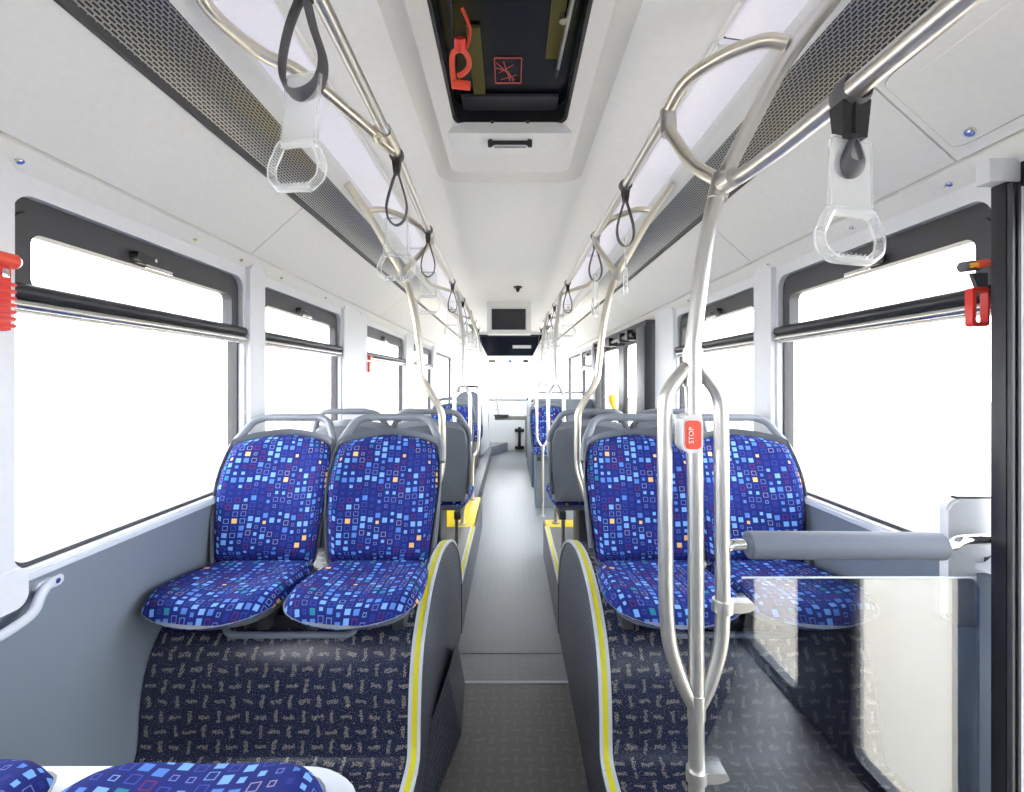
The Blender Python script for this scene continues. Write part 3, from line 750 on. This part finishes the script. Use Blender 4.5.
# bent poles by the facing seats, with ceiling arm and D loop
def bent_pole(s, label):
    t = thing('bent_pole', label, 'pole', (s*.34, 2.25, -.6), 'bent poles rising from the facing seats')
    b = bm_(); Y = 2.3
    P = [V(s*.375, 2.24, -.60), V(s*.345, 2.27, -.50), V(s*.325, Y, -.40), V(s*.325, Y, -.22), V(s*.335, Y, -.14), V(s*.41, Y, -.01), V(s*.425, Y, .07), V(s*.445, Y, .25), V(s*.475, Y, .40), V(s*.51, Y, .50), V(s*.575, 2.26, .62), V(s*.65, 2.2, .76), V(s*.72, 2.12, .87)]
    tube(b, P, .0165, 12, sm=True); obj('pole_tube', b, 'warmsteel', t)
    RX = abs(lx(2.5)) if s < 0 else .445
    b = bm_(); P = fillet([V(s*.655, 2.2, .775), V(s*.60, 2.24, .80), V(s*.50, 2.36, .795), V(s*RX, 2.50, .755), V(s*RX, 2.48, .70), V(s*.48, 2.36, .58), V(s*.515, Y, .505)], .06, 5)
    tube(b, P, .014, 10); obj('loop', b, 'warmsteel', t)
    b = bm_(); sleeve(b, V(s*RX, 2.49, .73), (0, 0, 1), .021, .03); sleeve(b, V(s*.512, Y, .50), (.3*s, 0, 1), .021, .025); obj('joint', b, 'steel', t)
bent_pole(-1, 'bent steel pole rising beside the left aisle seat'); bent_pole(1, 'bent steel pole rising beside the right aisle seat')

def loop_pole(x, y, zf, ztop, z0, z1, label, w=.065, both=True, lean=0):
    t = thing('loop_pole', label, 'pole', (x, y, zf), 'slim poles farther down the aisle')
    b = bm_(); P = [V(x, y, zf), V(x, y, z0)]; tube(b, P, .0155, 10); 
    tube(b, [V(x, y, z1), V(x-lean*.2, y, z1+.3), V(x+lean*.5, y, ztop-.1), V(x+lean, y, ztop)], .0155, 10, sm=True); obj('pole_tube', b, 'steel', t)
    for q in (-1, 1):
        b = bm_(); tube(b, fillet([V(x, y, z1), V(x+q*w, y, z1-.09), V(x+q*w, y, z0+.09), V(x, y, z0)], .05, 4), .0145, 10); obj('side_bar', b, 'steel', t)
    b = bm_(); sleeve(b, V(x, y, z0), (0, 0, 1), .02, .03); sleeve(b, V(x, y, z1), (0, 0, 1), .02, .03); cyl(b, V(x, y, zf), V(x, y, zf+.012), .035, 14); obj('joint', b, 'steel', t)
loop_pole(-.395, 3.98, ZP, .74, -.72, -.02, 'slim steel pole with an oval loop by the left aisle, at the yellow floor', lean=-.05)
loop_pole(.385, 4.02, ZP, .74, -.72, -.02, 'slim steel pole with an oval loop by the right aisle, at the yellow strip', lean=.05)
loop_pole(.36, 5.3, ZF, .74, -.75, -.0, 'farthest slim pole with an oval loop, right of the aisle before the partition', lean=.06)
t = thing('straight_pole', 'thin steel pole bending to its foot on the yellow floor', 'pole', (-.375, 4.82, ZP))
b = bm_(); tube(b, [V(-.375, 4.82, ZP), V(-.37, 4.82, -.8), V(-.315, 4.82, -.62), V(-.31, 4.82, .3), V(-.36, 4.82, .55), V(-.44, 4.82, .745)], .015, 10, sm=True); obj('pole_tube', b, 'steel', t)
b = bm_(); cyl(b, V(-.375, 4.82, ZP), V(-.375, 4.82, ZP+.014), .04, 14); obj('foot', b, 'steel', t)
for s, Y, l in ((-1, 4.2, 'curved steel arm holding the left ceiling rail, third along'), (1, 4.2, 'curved steel arm holding the right ceiling rail, second along'), (-1, 6.0, 'curved steel arm holding the left ceiling rail near its far end'), (1, 6.0, 'curved steel arm holding the right ceiling rail near its far end')):
    b = bm_(); tube(b, [V(s*.70, Y-.25, .87), V(s*.66, Y-.2, .80), V(s*.55, Y-.1, .775), V(s*.455, Y, .755)], .014, 10, sm=True); sleeve(b, V(s*RX, Y, RZ), (0, 1, 0), .021, .03)
    tag(obj('rail_bracket', b, 'warmsteel'), l, 'bracket', 'curved brackets of the ceiling rails')

# ---------------------------------------------------------------- hanging straps
def make_strap(label, loc, group):
    """origin at the rail; hangs down; strap loop wraps a rail running along y"""
    t = thing('hanging_strap', label, 'hanging strap', loc, group)
    b = bm_()  # wrap on the rail
    tube(b, [V(math.cos(a)*.021, 0, math.sin(a)*.021) for a in [2*math.pi*i/16 for i in range(16)]], .0035, 6, closed=True, flat=4.5, up=(1, 0, 0)); obj('rail_wrap', b, 'strap', t, world=False)
    b = bm_(); prism(b, [V(-.014, -.012, -.018), V(.014, -.012, -.018), V(.014, .012, -.018), V(-.014, .012, -.018)], [V(-.009, -.009, -.065), V(.009, -.009, -.065), V(.009, .009, -.065), V(-.009, .009, -.065)]); obj('clamp', b, 'dark', t, world=False, smooth=False)
    b = bm_(); P = smooth_pts([V(-.004, 0, -.06), V(-.02, 0, -.11), V(-.034, 0, -.17), V(-.026, 0, -.215), V(0, 0, -.235), V(.026, 0, -.215), V(.034, 0, -.17), V(.02, 0, -.11), V(.004, 0, -.06)], 4)
    tube(b, P, .0035, 8, flat=3.2, up=(0, 0, 1)); obj('strap_loop', b, 'strap', t, world=False)
    add_handle(t, -.222)
    return t
def add_handle(t, z, hx=1.0, rot=None):
    """clear plastic grip: flat plate above, rounded trapezoid ring below"""
    b = bm_()
    def T(x, y, zz):
        v = V(x, y, zz*1.0)
        if rot is not None: v = rot @ v
        return v+V(0, 0, z)
    Pp = fillet([V(-.036, 0, .012), V(.036, 0, .012), V(.040, 0, -.115), V(-.040, 0, -.115)], .008, 3, True)
    prism(b, [T(p.x, -.0025, p.z) for p in Pp], [T(p.x, .0025, p.z) for p in Pp]); pl_ = obj('grip_plate', b, 'clear', t, world=False)
    b = bm_(); R = fillet([V(-.040, 0, -.110), V(.040, 0, -.110), V(.059, 0, -.150), V(.056, 0, -.174), V(.036, 0, -.190), V(-.036, 0, -.190), V(-.056, 0, -.174), V(-.059, 0, -.150)], .007, 3, True)
    tube(b, [T(p.x, 0, p.z) for p in R], .0085, 8, closed=True)
    tube(b, [T(-.037, 0, .01), T(-.040, 0, -.115)], .0045, 6); tube(b, [T(.037, 0, .01), T(.040, 0, -.115)], .0045, 6); tube(b, [T(-.036, 0, .012), T(.036, 0, .012)], .004, 6)
    n = 9
    for i in range(n):  # ribs of the grip
        x = -.036+.072*i/(n-1); tube(b, [T(x, -.010, -.182), T(x, 0, -.198), T(x, .010, -.182)], .0018, 5, sm=False)
    obj('grip_ring', b, 'clear', t, world=False)
GS = 'hanging straps on the ceiling rails'
S0 = make_strap('hanging strap on the left rail, second from the camera', (lx(1.6), 1.60, RZ), GS)
ordn = ['third', 'fourth', 'fifth', 'sixth', 'seventh', 'eighth']
for y, n_, rz in ((2.40, 'third', .1), (3.67, 'fourth', -.1), (4.5, 'fifth', .2), (5.3, 'sixth', 0), (6.1, 'seventh', .1), (6.9, 'last', 0)):
    dup(S0, (lx(y), y, RZ), 'hanging strap on the left rail, %s from the camera' % n_, rz=rz)
for y, n_, rz in ((1.85, 'first', 1.2), (2.5, 'second', 1.0), (3.7, 'third', .1), (4.8, 'fourth', -.1), (5.4, 'fifth', .1), (6.1, 'sixth', 0), (6.9, 'last', 0)):
    q_ = dup(S0, (RX, y, RZ), 'hanging strap on the right ceiling rail, %s one after the loop' % n_, rz=.15)
    for c_ in q_.children:
        if c_.name.startswith('grip'): c_.rotation_euler = (0, 0, rz)
# the big ones in the foreground
YS = .87; XS = lx(YS)
t = thing('hanging_strap', 'large hanging strap at the top left with a clear plastic grip', 'hanging strap', (XS, YS, RZ), GS)
b = bm_(); tube(b, [V(math.cos(a)*.021, 0, math.sin(a)*.021) for a in [2*math.pi*i/16 for i in range(16)]], .004, 6, closed=True, flat=4, up=(1, 0, 0)); obj('rail_wrap', b, 'strap', t, world=False)
b = bm_()
P = smooth_pts([V(.002, 0, -.05), V(-.010, 0, -.07), V(-.028, .0, -.12), V(-.044, .012, -.17), V(-.034, .004, -.215), V(-.004, -.01, -.24), V(.03, -.01, -.222), V(.036, 0, -.17), V(.018, 0, -.11), V(.004, 0, -.05)], 5)
tube(b, P, .0042, 8, flat=3.4, up=(0, 0, 1)); obj('strap_loop', b, 'strap', t, world=False)
b = bm_(); box(b, -.014, .015, -.014, .014, -.06, -.018, .004); obj('clamp', b, 'dark', t, world=False)
add_handle(t, -.21, rot=Matrix.Rotation(-.35, 3, 'Z') @ Matrix.Rotation(.10, 3, 'Y'))
t = thing('hanging_strap', 'large dark hanging strap on the thick right rail, with a clear plastic grip', 'hanging strap', (.552, .778, .462), GS)
b = bm_(); tube(b, [V(math.cos(a)*.0235, .006*math.sin(a), math.sin(a)*.0235) for a in [2*math.pi*i/18 for i in range(18)]], .0045, 8, closed=True, flat=4.2, up=(1, 0, 0)); obj('rail_wrap', b, 'strap', t, world=False)
b = bm_(); prism(b, [V(-.024, -.016, -.016), V(.022, -.016, -.016), V(.022, .016, -.016), V(-.024, .016, -.016)], [V(-.02, -.013, -.075), V(.018, -.013, -.075), V(.018, .013, -.075), V(-.02, .013, -.075)]); box(b, -.006, -.003, -.02, -.014, -.07, -.018); obj('clamp', b, 'dark', t, world=False, smooth=False)
b = bm_(); P = smooth_pts([V(0, 0, -.07), V(-.012, -.004, -.09), V(-.02, -.01, -.115), V(-.008, -.016, -.128), V(.012, -.01, -.118), V(.014, 0, -.09), V(.006, 0, -.07)], 4)
tube(b, P, .004, 8, flat=3.6, up=(0, 0, 1)); obj('strap_loop', b, 'strap', t, world=False)
add_handle(t, -.085, rot=Matrix.Rotation(.3, 3, 'Z') @ Matrix.Diagonal((1.12, 1, .96)).to_3x3())

# ---------------------------------------------------------------- roof hatch
t = thing('roof_hatch', 'dark glass emergency roof hatch with a rounded pale frame', 'roof hatch', (0, 1.2, .9))
f3 = lambda z: (lambda x, y: (x, y, z))
b = bm_(); O = rrect(-.315, .315, HY0-.12, 2.19, .10); I = rrect(-.245, .245, HY0, 2.03, .05)
ring(b, lin(O, f3(.899)), lin(I, f3(.878)), lin(O, f3(.903)), lin(I, f3(.905))); obj('outer_frame', b, 'hatchframe', t)
b = bm_(); O = rrect(-.246, .246, HY0, 2.03, .05); I = rrect(-.205, .205, HY0+.02, 1.77, .06)
ring(b, lin(O, f3(.878)), lin(I, f3(.93)), lin(O, f3(.92)), lin(I, f3(.98))); obj('inner_frame', b, 'paper', t)
b = bm_(); O = rrect(-.213, .213, HY0, 1.785, .06); I = rrect(-.196, .196, HY0+.03, 1.755, .055)
ring(b, lin(O, f3(.932)), lin(I, f3(.94)), lin(O, f3(.99)), lin(I, f3(1.0))); obj('seal', b, 'black', t)
b = bm_(); box(b, -.21, .21, HY0, 1.78, 1.0, 1.012); gl = obj('hatch_glass', b, 'hatchglass', t)
b = bm_(); box(b, -.17, .17, 1.67, 1.765, .985, .998, .003); obj('cross_panel', b, 'charcoal', t)
b = bm_(); box(b, -.125, -.085, 1.35, 1.665, .99, .999); box(b, .11, .15, 1.2, 1.48, .99, .999); obj('side_strip', b, 'hatchyel', t)
b = bm_()
for x in (-.165, .16): tube(b, [V(x, .9, .965), V(x+.01, 1.2, .97), V(x, 1.34, .98), V(x-.012, 1.56, .985)], .006, 6, sm=True)
obj('cable', b, 'black', t)
b = bm_(); cyl(b, V(.145, 1.30, .97), V(.145, 1.30, .995), .012, 12); tube(b, [V(.165, 1.1, .97), V(.15, 1.5, .975)], .008, 6); obj('stay', b, 'alu', t)
b = bm_(); tube(b, [V(-.075, 1.81, .893), V(.075, 1.81, .893)], .010, 12)
for x in (-.075, .075): tube(b, [V(x, 1.81, .893), V(x*.85, 1.75, .945)], .008, 8); cyl(b, V(x-.008, 1.81, .893), V(x+.008, 1.81, .893), .015, 12)
obj('latch_bar', b, 'black', t)
b = bm_(); tube(b, [V(-.06, 1.808, .881), V(.06, 1.808, .881)], .006, 8); obj('latch_bar_shine', b, 'alu', t)
b = bm_(); ring(b, lin(rrect(-.05, .038, 1.485, 1.615, .004, 2), f3(.9965)), lin(rrect(-.047, .035, 1.489, 1.611, .003, 2), f3(.9965)), lin(rrect(-.05, .038, 1.485, 1.615, .004, 2), f3(.9995)), lin(rrect(-.047, .035, 1.489, 1.611, .003, 2), f3(.9995)))
for a_, c_ in (((-.042, 1.26), (.015, 1.345)), ((-.036, 1.31), (.01, 1.27)), ((-.02, 1.255), (.0, 1.35)), ((-.03, 1.345), (.022, 1.32)), ((-.045, 1.285), (-.01, 1.30)), ((-.005, 1.3), (.012, 1.355))):
    tube(b, [V(a_[0], a_[1]+.25, .998), V(c_[0], c_[1]+.25, .998)], .0016, 4)
obj('sticker', b, 'pink', t)
# red emergency handle hanging in the hatch
b = bm_(); Yh = 1.25
P = smooth_pts([at(454, 84, 1.24), at(452, 62, 1.22), at(454, 52, 1.21), at(462, 50, 1.21), at(468, 57, 1.22), at(469, 66, 1.23), at(464, 73, 1.24), at(458, 76, 1.24)], 5)
tube(b, P, .0068, 10)
q0, q1 = at(452, 84, 1.24), at(470, 86, 1.24); tube(b, [q0, q1], .011, 10); hnd = obj('emergency_handle', b, 'redg', t)
b = bm_(); tube(b, [at(460, 50, 1.21), at(460, 38, 1.19)], .014, 10); tube(b, [at(466, 50, 1.22), at(470, 30, 1.19), at(462, 8, 1.16)], .004, 6, sm=True); obj('handle_cord', b, 'red', hnd)

# ---------------------------------------------------------------- small fittings on ceiling and walls
def lock(p, n, label, r=.008, grp='small chrome locks on the ceiling panels'):
    p = Vector(p); n = Vector(n).normalized(); b = bm_(); cyl(b, p, p+n*.005, r, 16); cyl(b, p+n*.005, p+n*.007, r*.6, 12)
    a, c = frame_basis(n); tube(b, [p+a*r*.9+n*.006, p+a*r*1.7+n*.004], r*.35, 6)
    tag(obj('panel_lock', b, 'chrome'), label, 'lock', grp)
nl = V(.6, 0, -.8); nr = V(-.6, 0, -.8)
def onledge(s, y): return V(s*1.155, y, .517)
LL = [(1.13, 'next to the near left pillar top'), (1.76, 'above the middle of the near left window'), (2.06, 'above the far end of the near left window'), (2.42, 'above the start of the second left window'), (3.0, 'above the second left window'), (3.7, 'between second and third left windows')]
for y, l in LL: lock(onledge(-1, y), nl, 'small chrome lock on the left ledge, '+l)
for y, l in ((1.26, 'over the near right window'), (1.62, 'over the middle of the near right window'), (2.14, 'by the pillar right of the main pole'), (3.1, 'over the second right window')): lock(onledge(1, y), nr, 'small chrome lock on the right ledge, '+l)
def onpanel(s, t_): return V(s*(.90+.23*t_), 0, .76-.207*t_)
t = thing('access_panel', 'large rounded access panel in the upper right ceiling corner, with lock', 'access panel', (1.0, .85, .6))
b = bm_(); P = rrect(.56, 1.19, .14, .96, .05)
def pan(y, tt, off): q = onpanel(1, tt if tt <= 1 else tt); return V(q.x, y, q.z)+V(-.67, 0, -.74)*off
P2 = [(y, (v-.14)/.82*.80+.10) for y, v in P]
prism(b, [pan(y, v, .004) for y, v in P2], [pan(y, v, -.003) for y, v in P2]); obj('panel_plate', b, 'white', t)
b = bm_(); Pi = [(.875+(y-.875)*.82, .5+(v-.5)*.72) for y, v in P2]
prism(b, [pan(y, v, .008) for y, v in Pi], [pan(y, v, .003) for y, v in Pi]); obj('raised_plate', b, 'white', t)
b = bm_(); tube(b, [pan(y, v, .002) for y, v in P2], .0018, 5, closed=True); obj('seam', b, 'charcoal', t)
b = bm_(); q = pan(1.13, .82, .004); cyl(b, q, q+V(-.6, 0, -.8)*.008, .011, 16); cyl(b, q+V(-.6, 0, -.8)*.008, q+V(-.6, 0, -.8)*.011, .006, 12); obj('lock', b, 'chrome', t)
# ceiling sensor
t = thing('ceiling_camera', 'tiny dark dome fitting on the ceiling above the monitor', 'camera', (.08, 4.6, .88))
b = bm_(); cyl(b, V(.075, 4.62, .9), V(.075, 4.62, .885), .04, 16); obj('mount', b, 'charcoal', t)
b = bm_(); tube(b, [V(.075, 4.62, .886), V(.075, 4.62, .86), V(.075, 4.62, .845)], [.02, .018, .006], 12); obj('dome', b, 'dark', t)
# monitor
t = thing('monitor', 'small dark monitor in a pale housing hanging from the ceiling', 'monitor', (0, 5.5, .52))
b = bm_(); box(b, -.265, .245, 5.5, 5.72, .53, .902, .012); obj('housing', b, 'white', t)
b = bm_(); ring(b, lin(rrect(-.225, .195, .555, .84, .01, 2), lambda x, z: (x, 5.49, z)), lin(rrect(-.21, .18, .575, .815, .006, 2), lambda x, z: (x, 5.49, z)), lin(rrect(-.225, .195, .555, .84, .01, 2), lambda x, z: (x, 5.51, z)), lin(rrect(-.21, .18, .575, .815, .006, 2), lambda x, z: (x, 5.51, z))); obj('bezel', b, 'pillar', t)
b = bm_(); box(b, -.212, .182, 5.494, 5.503, .573, .817); obj('screen', b, 'screen', t)
# dark glass header
t = thing('destination_display', 'dark trapezoid glass header above the windscreen', 'display', (0, 8.9, .5))
b = bm_(); P = [V(-.60, 8.95, .80), V(.60, 8.95, .80), V(.44, 9.35, .47), V(.30, 9.4, .495), V(0, 9.42, .515), V(-.26, 9.4, .495), V(-.44, 9.35, .47)]
prism(b, P, [p+V(0, .05, .05) for p in P]); obj('glass', b, 'hatchglass', t, smooth=False)
b = bm_(); box(b, -.72, .72, 9.0, 9.2, .80, .9, .01); obj('header_box', b, 'white', t)
b = bm_(); box(b, .05, .40, 9.1, 9.12, .60, .66); obj('pale_stripe', b, 'pillar', t)
for i, (x, m2, w2, l) in enumerate(((-.38, 'olive', .08, 'small brown label above the windscreen, left'), (.0, 'blueplastic', .05, 'small blue round label above the windscreen, centre'), (.33, 'charcoal', .06, 'small dark label above the windscreen, right'))):
    b = bm_(); P = rrect(x-w2, x+w2, .36, .42, .012 if i != 1 else .029); prism(b, lin(P, lambda x, z: (x, 10.16, z)), lin(P, lambda x, z: (x, 10.2, z))); tag(obj('notice', b, m2), l, 'notice', 'small notices above the windscreen')

# red emergency hammer box, near left
t = thing('hammer_box', 'red emergency hammer holder on the near left pillar', 'hammer', (-1.14, 1.07, .1))
X = -1.155
b = bm_(); box(b, -1.165, X+.03, 1.0, 1.085, .11, .255, .006); obj('case', b, 'red', t)
b = bm_()
for i in range(7): z = .118+i*.0155; box(b, X+.026, X+.036, 1.002, 1.09, z, z+.008, .002)
obj('ridge', b, 'red', t); t.children[-1]['kind'] = 'stuff'
b = bm_(); tube(b, [V(X+.02, .98, .27), V(X+.02, 1.098, .27)], .018, 12); tube(b, [V(X+.02, 1.098, .27), V(X+.02, 1.108, .27)], [.018, .011], 12); obj('hammer_head', b, 'redg', t)
b = bm_(); box(b, X+.025, X+.035, 1.06, 1.075, .228, .248, .002); obj('metal_tip', b, 'chrome', t)
b = bm_(); box(b, X+.028, X+.034, 1.005, 1.04, .215, .25, .002); obj('window_label', b, 'olive', t)
# hammer on the right
t = thing('hammer_box', 'small dark red emergency hammer beside the ribbed right post', 'hammer', (1.13, 1.17, .1))
b = bm_(); ring(b, lin(rrect(1.118, 1.16, .13, .225, .008, 3), lambda x, z: (x, 1.16, z)), lin(rrect(1.127, 1.155, .14, .215, .005, 3), lambda x, z: (x, 1.16, z)), lin(rrect(1.118, 1.16, .13, .225, .008, 3), lambda x, z: (x, 1.18, z)), lin(rrect(1.127, 1.155, .14, .215, .005, 3), lambda x, z: (x, 1.18, z))); obj('case', b, 'red', t)
b = bm_(); prism(b, [V(1.122, 1.165, .26), V(1.16, 1.165, .26), V(1.16, 1.165, .225), V(1.135, 1.165, .225)], [V(1.122, 1.175, .26), V(1.16, 1.175, .26), V(1.16, 1.175, .225), V(1.135, 1.175, .225)]); obj('holder', b, 'charcoal', t)
b = bm_(); tube(b, [V(1.10, 1.17, .275), V(1.14, 1.17, .28)], .013, 10); obj('collar', b, 'strap', t)
b = bm_(); tube(b, [V(1.108, 1.155, .275), V(1.124, 1.155, .278)], .006, 8); obj('brass_tip', b, 'orange', t)
b = bm_(); tube(b, [V(1.124, 1.155, .278), V(1.15, 1.155, .282)], .010, 8); obj('hammer_head', b, 'redg', t)
b = bm_(); box(b, -1.15, -1.13, 3.86, 3.92, .06, .15, .006); box(b, -1.15, -1.125, 3.87, 3.93, .16, .2, .006); tag(obj('emergency_hammer', b, 'redg'), 'small red hammer far along the left pillars', 'hammer')
# pale handle on the left wall
t = thing('grab_rail', 'pale grey handle rail screwed to the near left wall', 'handle', (-1.13, .95, -.62))
b = bm_(); tube(b, fillet([V(-1.125, .5, -.585), V(-1.125, 1.07, -.565), V(-1.13, 1.14, -.555), V(-1.15, 1.175, -.525), V(-1.168, 1.22, -.512)], .025, 4), .0115, 12); obj('handle_bar', b, 'sill', t)
b = bm_(); P = rrect(1.18, 1.255, -.530, -.502, .0135); prism(b, lin(P, lambda y, z: (-1.166, y, z+.0)), lin(P, lambda y, z: (-1.178, y, z))); pl_ = obj('end_plate', b, 'sill', t)
b = bm_(); cyl(b, V(-1.167, 1.235, -.516), V(-1.162, 1.235, -.516), .007, 12); obj('screw', b, 'chrome', pl_)

# ---------------------------------------------------------------- glass partition and padded bar on the right
t = thing('glass_partition', 'clear glass partition between the triple pole and the ribbed post', 'glass partition', (.83, 1.15, -1.33))
b = bm_(); P = fillet([V(.545, 1.155, -.478), V(1.13, 1.155, -.478), V(1.13, 1.155, -1.19), V(.465, 1.155, -1.19), V(.465, 1.155, -.90), V(.545, 1.155, -.72)], .03, 5, True)
prism(b, P, [p+V(0, .008, 0) for p in P]); obj('glass_sheet', b, 'screen_glass', t, smooth=False)
b = bm_(); tube(b, [V(.56, 1.159, -.477), V(1.125, 1.159, -.477)], .0022, 6); obj('polished_edge', b, 'sill', t)
t = thing('padded_bar', 'blue-grey padded bar across the glass partition', 'padded bar', (.85, 1.15, -.43))
b = bm_(); tube(b, [V(.568, 1.15, -.395), V(.572, 1.15, -.395), V(1.03, 1.15, -.398), V(1.034, 1.15, -.398)], [.027, .0325, .0325, .027], 20); obj('foam_sleeve', b, 'foam', t)
b = bm_(); tube(b, [V(.52, 1.15, -.40), V(.535, 1.15, -.395), V(.58, 1.15, -.395)], .0135, 12, sm=True); tube(b, [V(1.02, 1.15, -.398), V(1.06, 1.15, -.395), V(1.09, 1.15, -.383), V(1.15, 1.15, -.381)], .0135, 12, sm=True); obj('bar_end', b, 'chrome', t)
# grey box under the right window
t = thing('wall_box', 'pale grey rounded box fixed below the near right window, behind the post', 'box', (1.16, 1.26, -.6))
b = bm_(); P = rrect(1.105, 1.26, -.62, -.30, .03); prism(b, lin(P, lambda x, z: (x, 1.21, z)), lin(P, lambda x, z: (x, 1.235, z))); bmesh.ops.bevel(b, geom=[e for e in b.edges if abs(e.verts[0].co.y-1.21) < 1e-5 and abs(e.verts[1].co.y-1.21) < 1e-5], offset=.006, segments=2, affect='EDGES'); obj('case', b, 'pillar', t)
b = bm_(); box(b, 1.13, 1.25, 1.213, 1.232, -.301, -.295, .002); obj('dark_slot', b, 'dark', t)
# dark shelf between window seat and post
b = bm_(); P = [V(.80, 1.62, 0), V(1.175, 2.0, 0), V(1.175, 1.22, 0), V(1.0, 1.22, 0)]
P = [V(.86, 1.28, 0), V(.90, 1.62, 0), V(1.175, 1.75, 0), V(1.175, 1.22, 0), V(.98, 1.22, 0)]

# ---------------------------------------------------------------- far end of the bus
t = thing('driver_partition', 'grey partition with a rail behind the far right seats', 'partition', (.8, 6.6, ZF))
b = bm_(); box(b, .36, 1.17, 6.55, 6.6, ZF, -.26, .02); obj('partition_panel', b, 'grey', t)
b = bm_(); tube(b, fillet([V(.37, 6.58, -.3), V(.37, 6.58, -.17), V(1.16, 6.58, -.17)], .04), .015, 8); obj('partition_rail', b, 'steel', t)
t = thing('aisle_partition', 'narrow grey side panel along the right of the aisle end', 'partition', (.33, 7.4, ZF))
b = bm_(); box(b, .30, .34, 6.7, 8.6, ZF, -.35, .01); obj('side_panel', b, 'grey', t)
b = bm_(); tube(b, fillet([V(.31, 6.75, -.30), V(.31, 8.4, -.30), V(.31, 8.5, -.6)], .05), .015, 8); obj('top_rail', b, 'charcoal', t)
t = thing('driver_chair', 'far grey high-backed seat with a blue patterned cushion, left of the aisle', 'seat', (-.66, 7.4, -1.3))
b = bm_(); P = fillet([V(-.88, 7.5, -.85), V(-.86, 7.5, -.28), V(-.74, 7.5, -.17), V(-.56, 7.5, -.17), V(-.45, 7.5, -.28), V(-.43, 7.5, -.85)], .08, 4, True)
prism(b, P, [p+V(0, .12, 0) for p in P]); obj('backrest', b, 'greymid', t)
b = bm_(); tube(b, fillet([V(-.80, 7.52, -.2), V(-.80, 7.52, -.10), V(-.50, 7.52, -.10), V(-.50, 7.52, -.2)], .06), .02, 8); obj('headrest', b, 'charcoal', t)
b = bm_(); box(b, -.86, -.42, 7.0, 7.48, -.90, -.66, .06); obj('cushion', b, 'fabric', t)
b = bm_(); box(b, -.82, -.48, 7.05, 7.45, -1.3, -.88, .02); obj('pedestal', b, 'olive', t)
t = thing('driver_cab_screen', 'pale slanted cab screen left of the windscreen', 'screen', (-.55, 8.2, -1.3))
b = bm_(); prism(b, [V(-.50, 8.0, -1.3), V(-.50, 8.0, .35), V(-.42, 9.4, -.35), V(-.40, 9.4, -1.3)], [V(-.53, 8.0, -1.3), V(-.53, 8.0, .35), V(-.45, 9.4, -.35), V(-.43, 9.4, -1.3)]); obj('screen_panel', b, 'pillar', t, smooth=False)
b = bm_(); tube(b, [V(-.50, 7.98, -1.3), V(-.50, 7.98, .36), V(-.42, 9.4, -.34)], .014, 8); obj('screen_frame', b, 'steel', t)
t = thing('ticket_counter', 'counter arm with a dark tray at the far end of the aisle', 'counter', (0, 9.4, -1.4))
b = bm_(); box(b, -.30, .36, 9.35, 9.6, -.78, -.70, .01); box(b, .30, .36, 9.3, 9.6, ZF, -.70, .01); obj('counter_top', b, 'olive', t)
b = bm_(); prism(b, [V(-.32, 9.2, -.66), V(-.02, 9.2, -.66), V(-.05, 9.2, -.73), V(-.26, 9.2, -.75)], [V(-.32, 9.5, -.62), V(-.02, 9.5, -.62), V(-.05, 9.5, -.73), V(-.26, 9.5, -.75)]); obj('tray', b, 'charcoal', t)
b = bm_(); tube(b, [V(-.22, 9.3, -.66), V(-.30, 9.35, .05)], .012, 6); obj('stem', b, 'steel', t)
t = thing('floor_stand', 'small black stand on the front wall at the end of the aisle', 'stand', (.2, 10.1, -1.5))
b = bm_(); box(b, .17, .23, 10.12, 10.19, -1.42, -1.0, .01); obj('column', b, 'black', t)
b = bm_(); box(b, .10, .30, 10.1, 10.19, -1.10, -1.03, .015); obj('head', b, 'black', t)
b = bm_(); box(b, .10, .30, 10.08, 10.19, -1.46, -1.40, .015); obj('foot', b, 'black', t)
b = bm_(); prism(b, [V(-.62, 8.9, ZF), V(-.05, 10.15, ZF), V(-.62, 10.15, ZF)], [V(-.62, 8.9, -1.32), V(-.05, 10.15, -1.32), V(-.62, 10.15, -1.32)]); tag(obj('floor_plinth', b, 'greymid', smooth=False), 'slanting grey plinth at the left of the aisle end', 'plinth')
# yellow door handle far right
t = thing('door_handle_grip', 'small orange-yellow grip on the far door', 'grip', (1.05, 4.5, -.25))
b = bm_(); tube(b, [V(1.06, 4.98, -.17), V(1.055, 4.95, -.22), V(1.08, 4.95, -.30)], [.045, .035, .02], 10); obj('grip', b, 'orange', t)
b = bm_(); tube(b, [V(1.08, 4.95, -.30), V(1.18, 4.99, -.36)], .012, 8); obj('stem', b, 'charcoal', t)
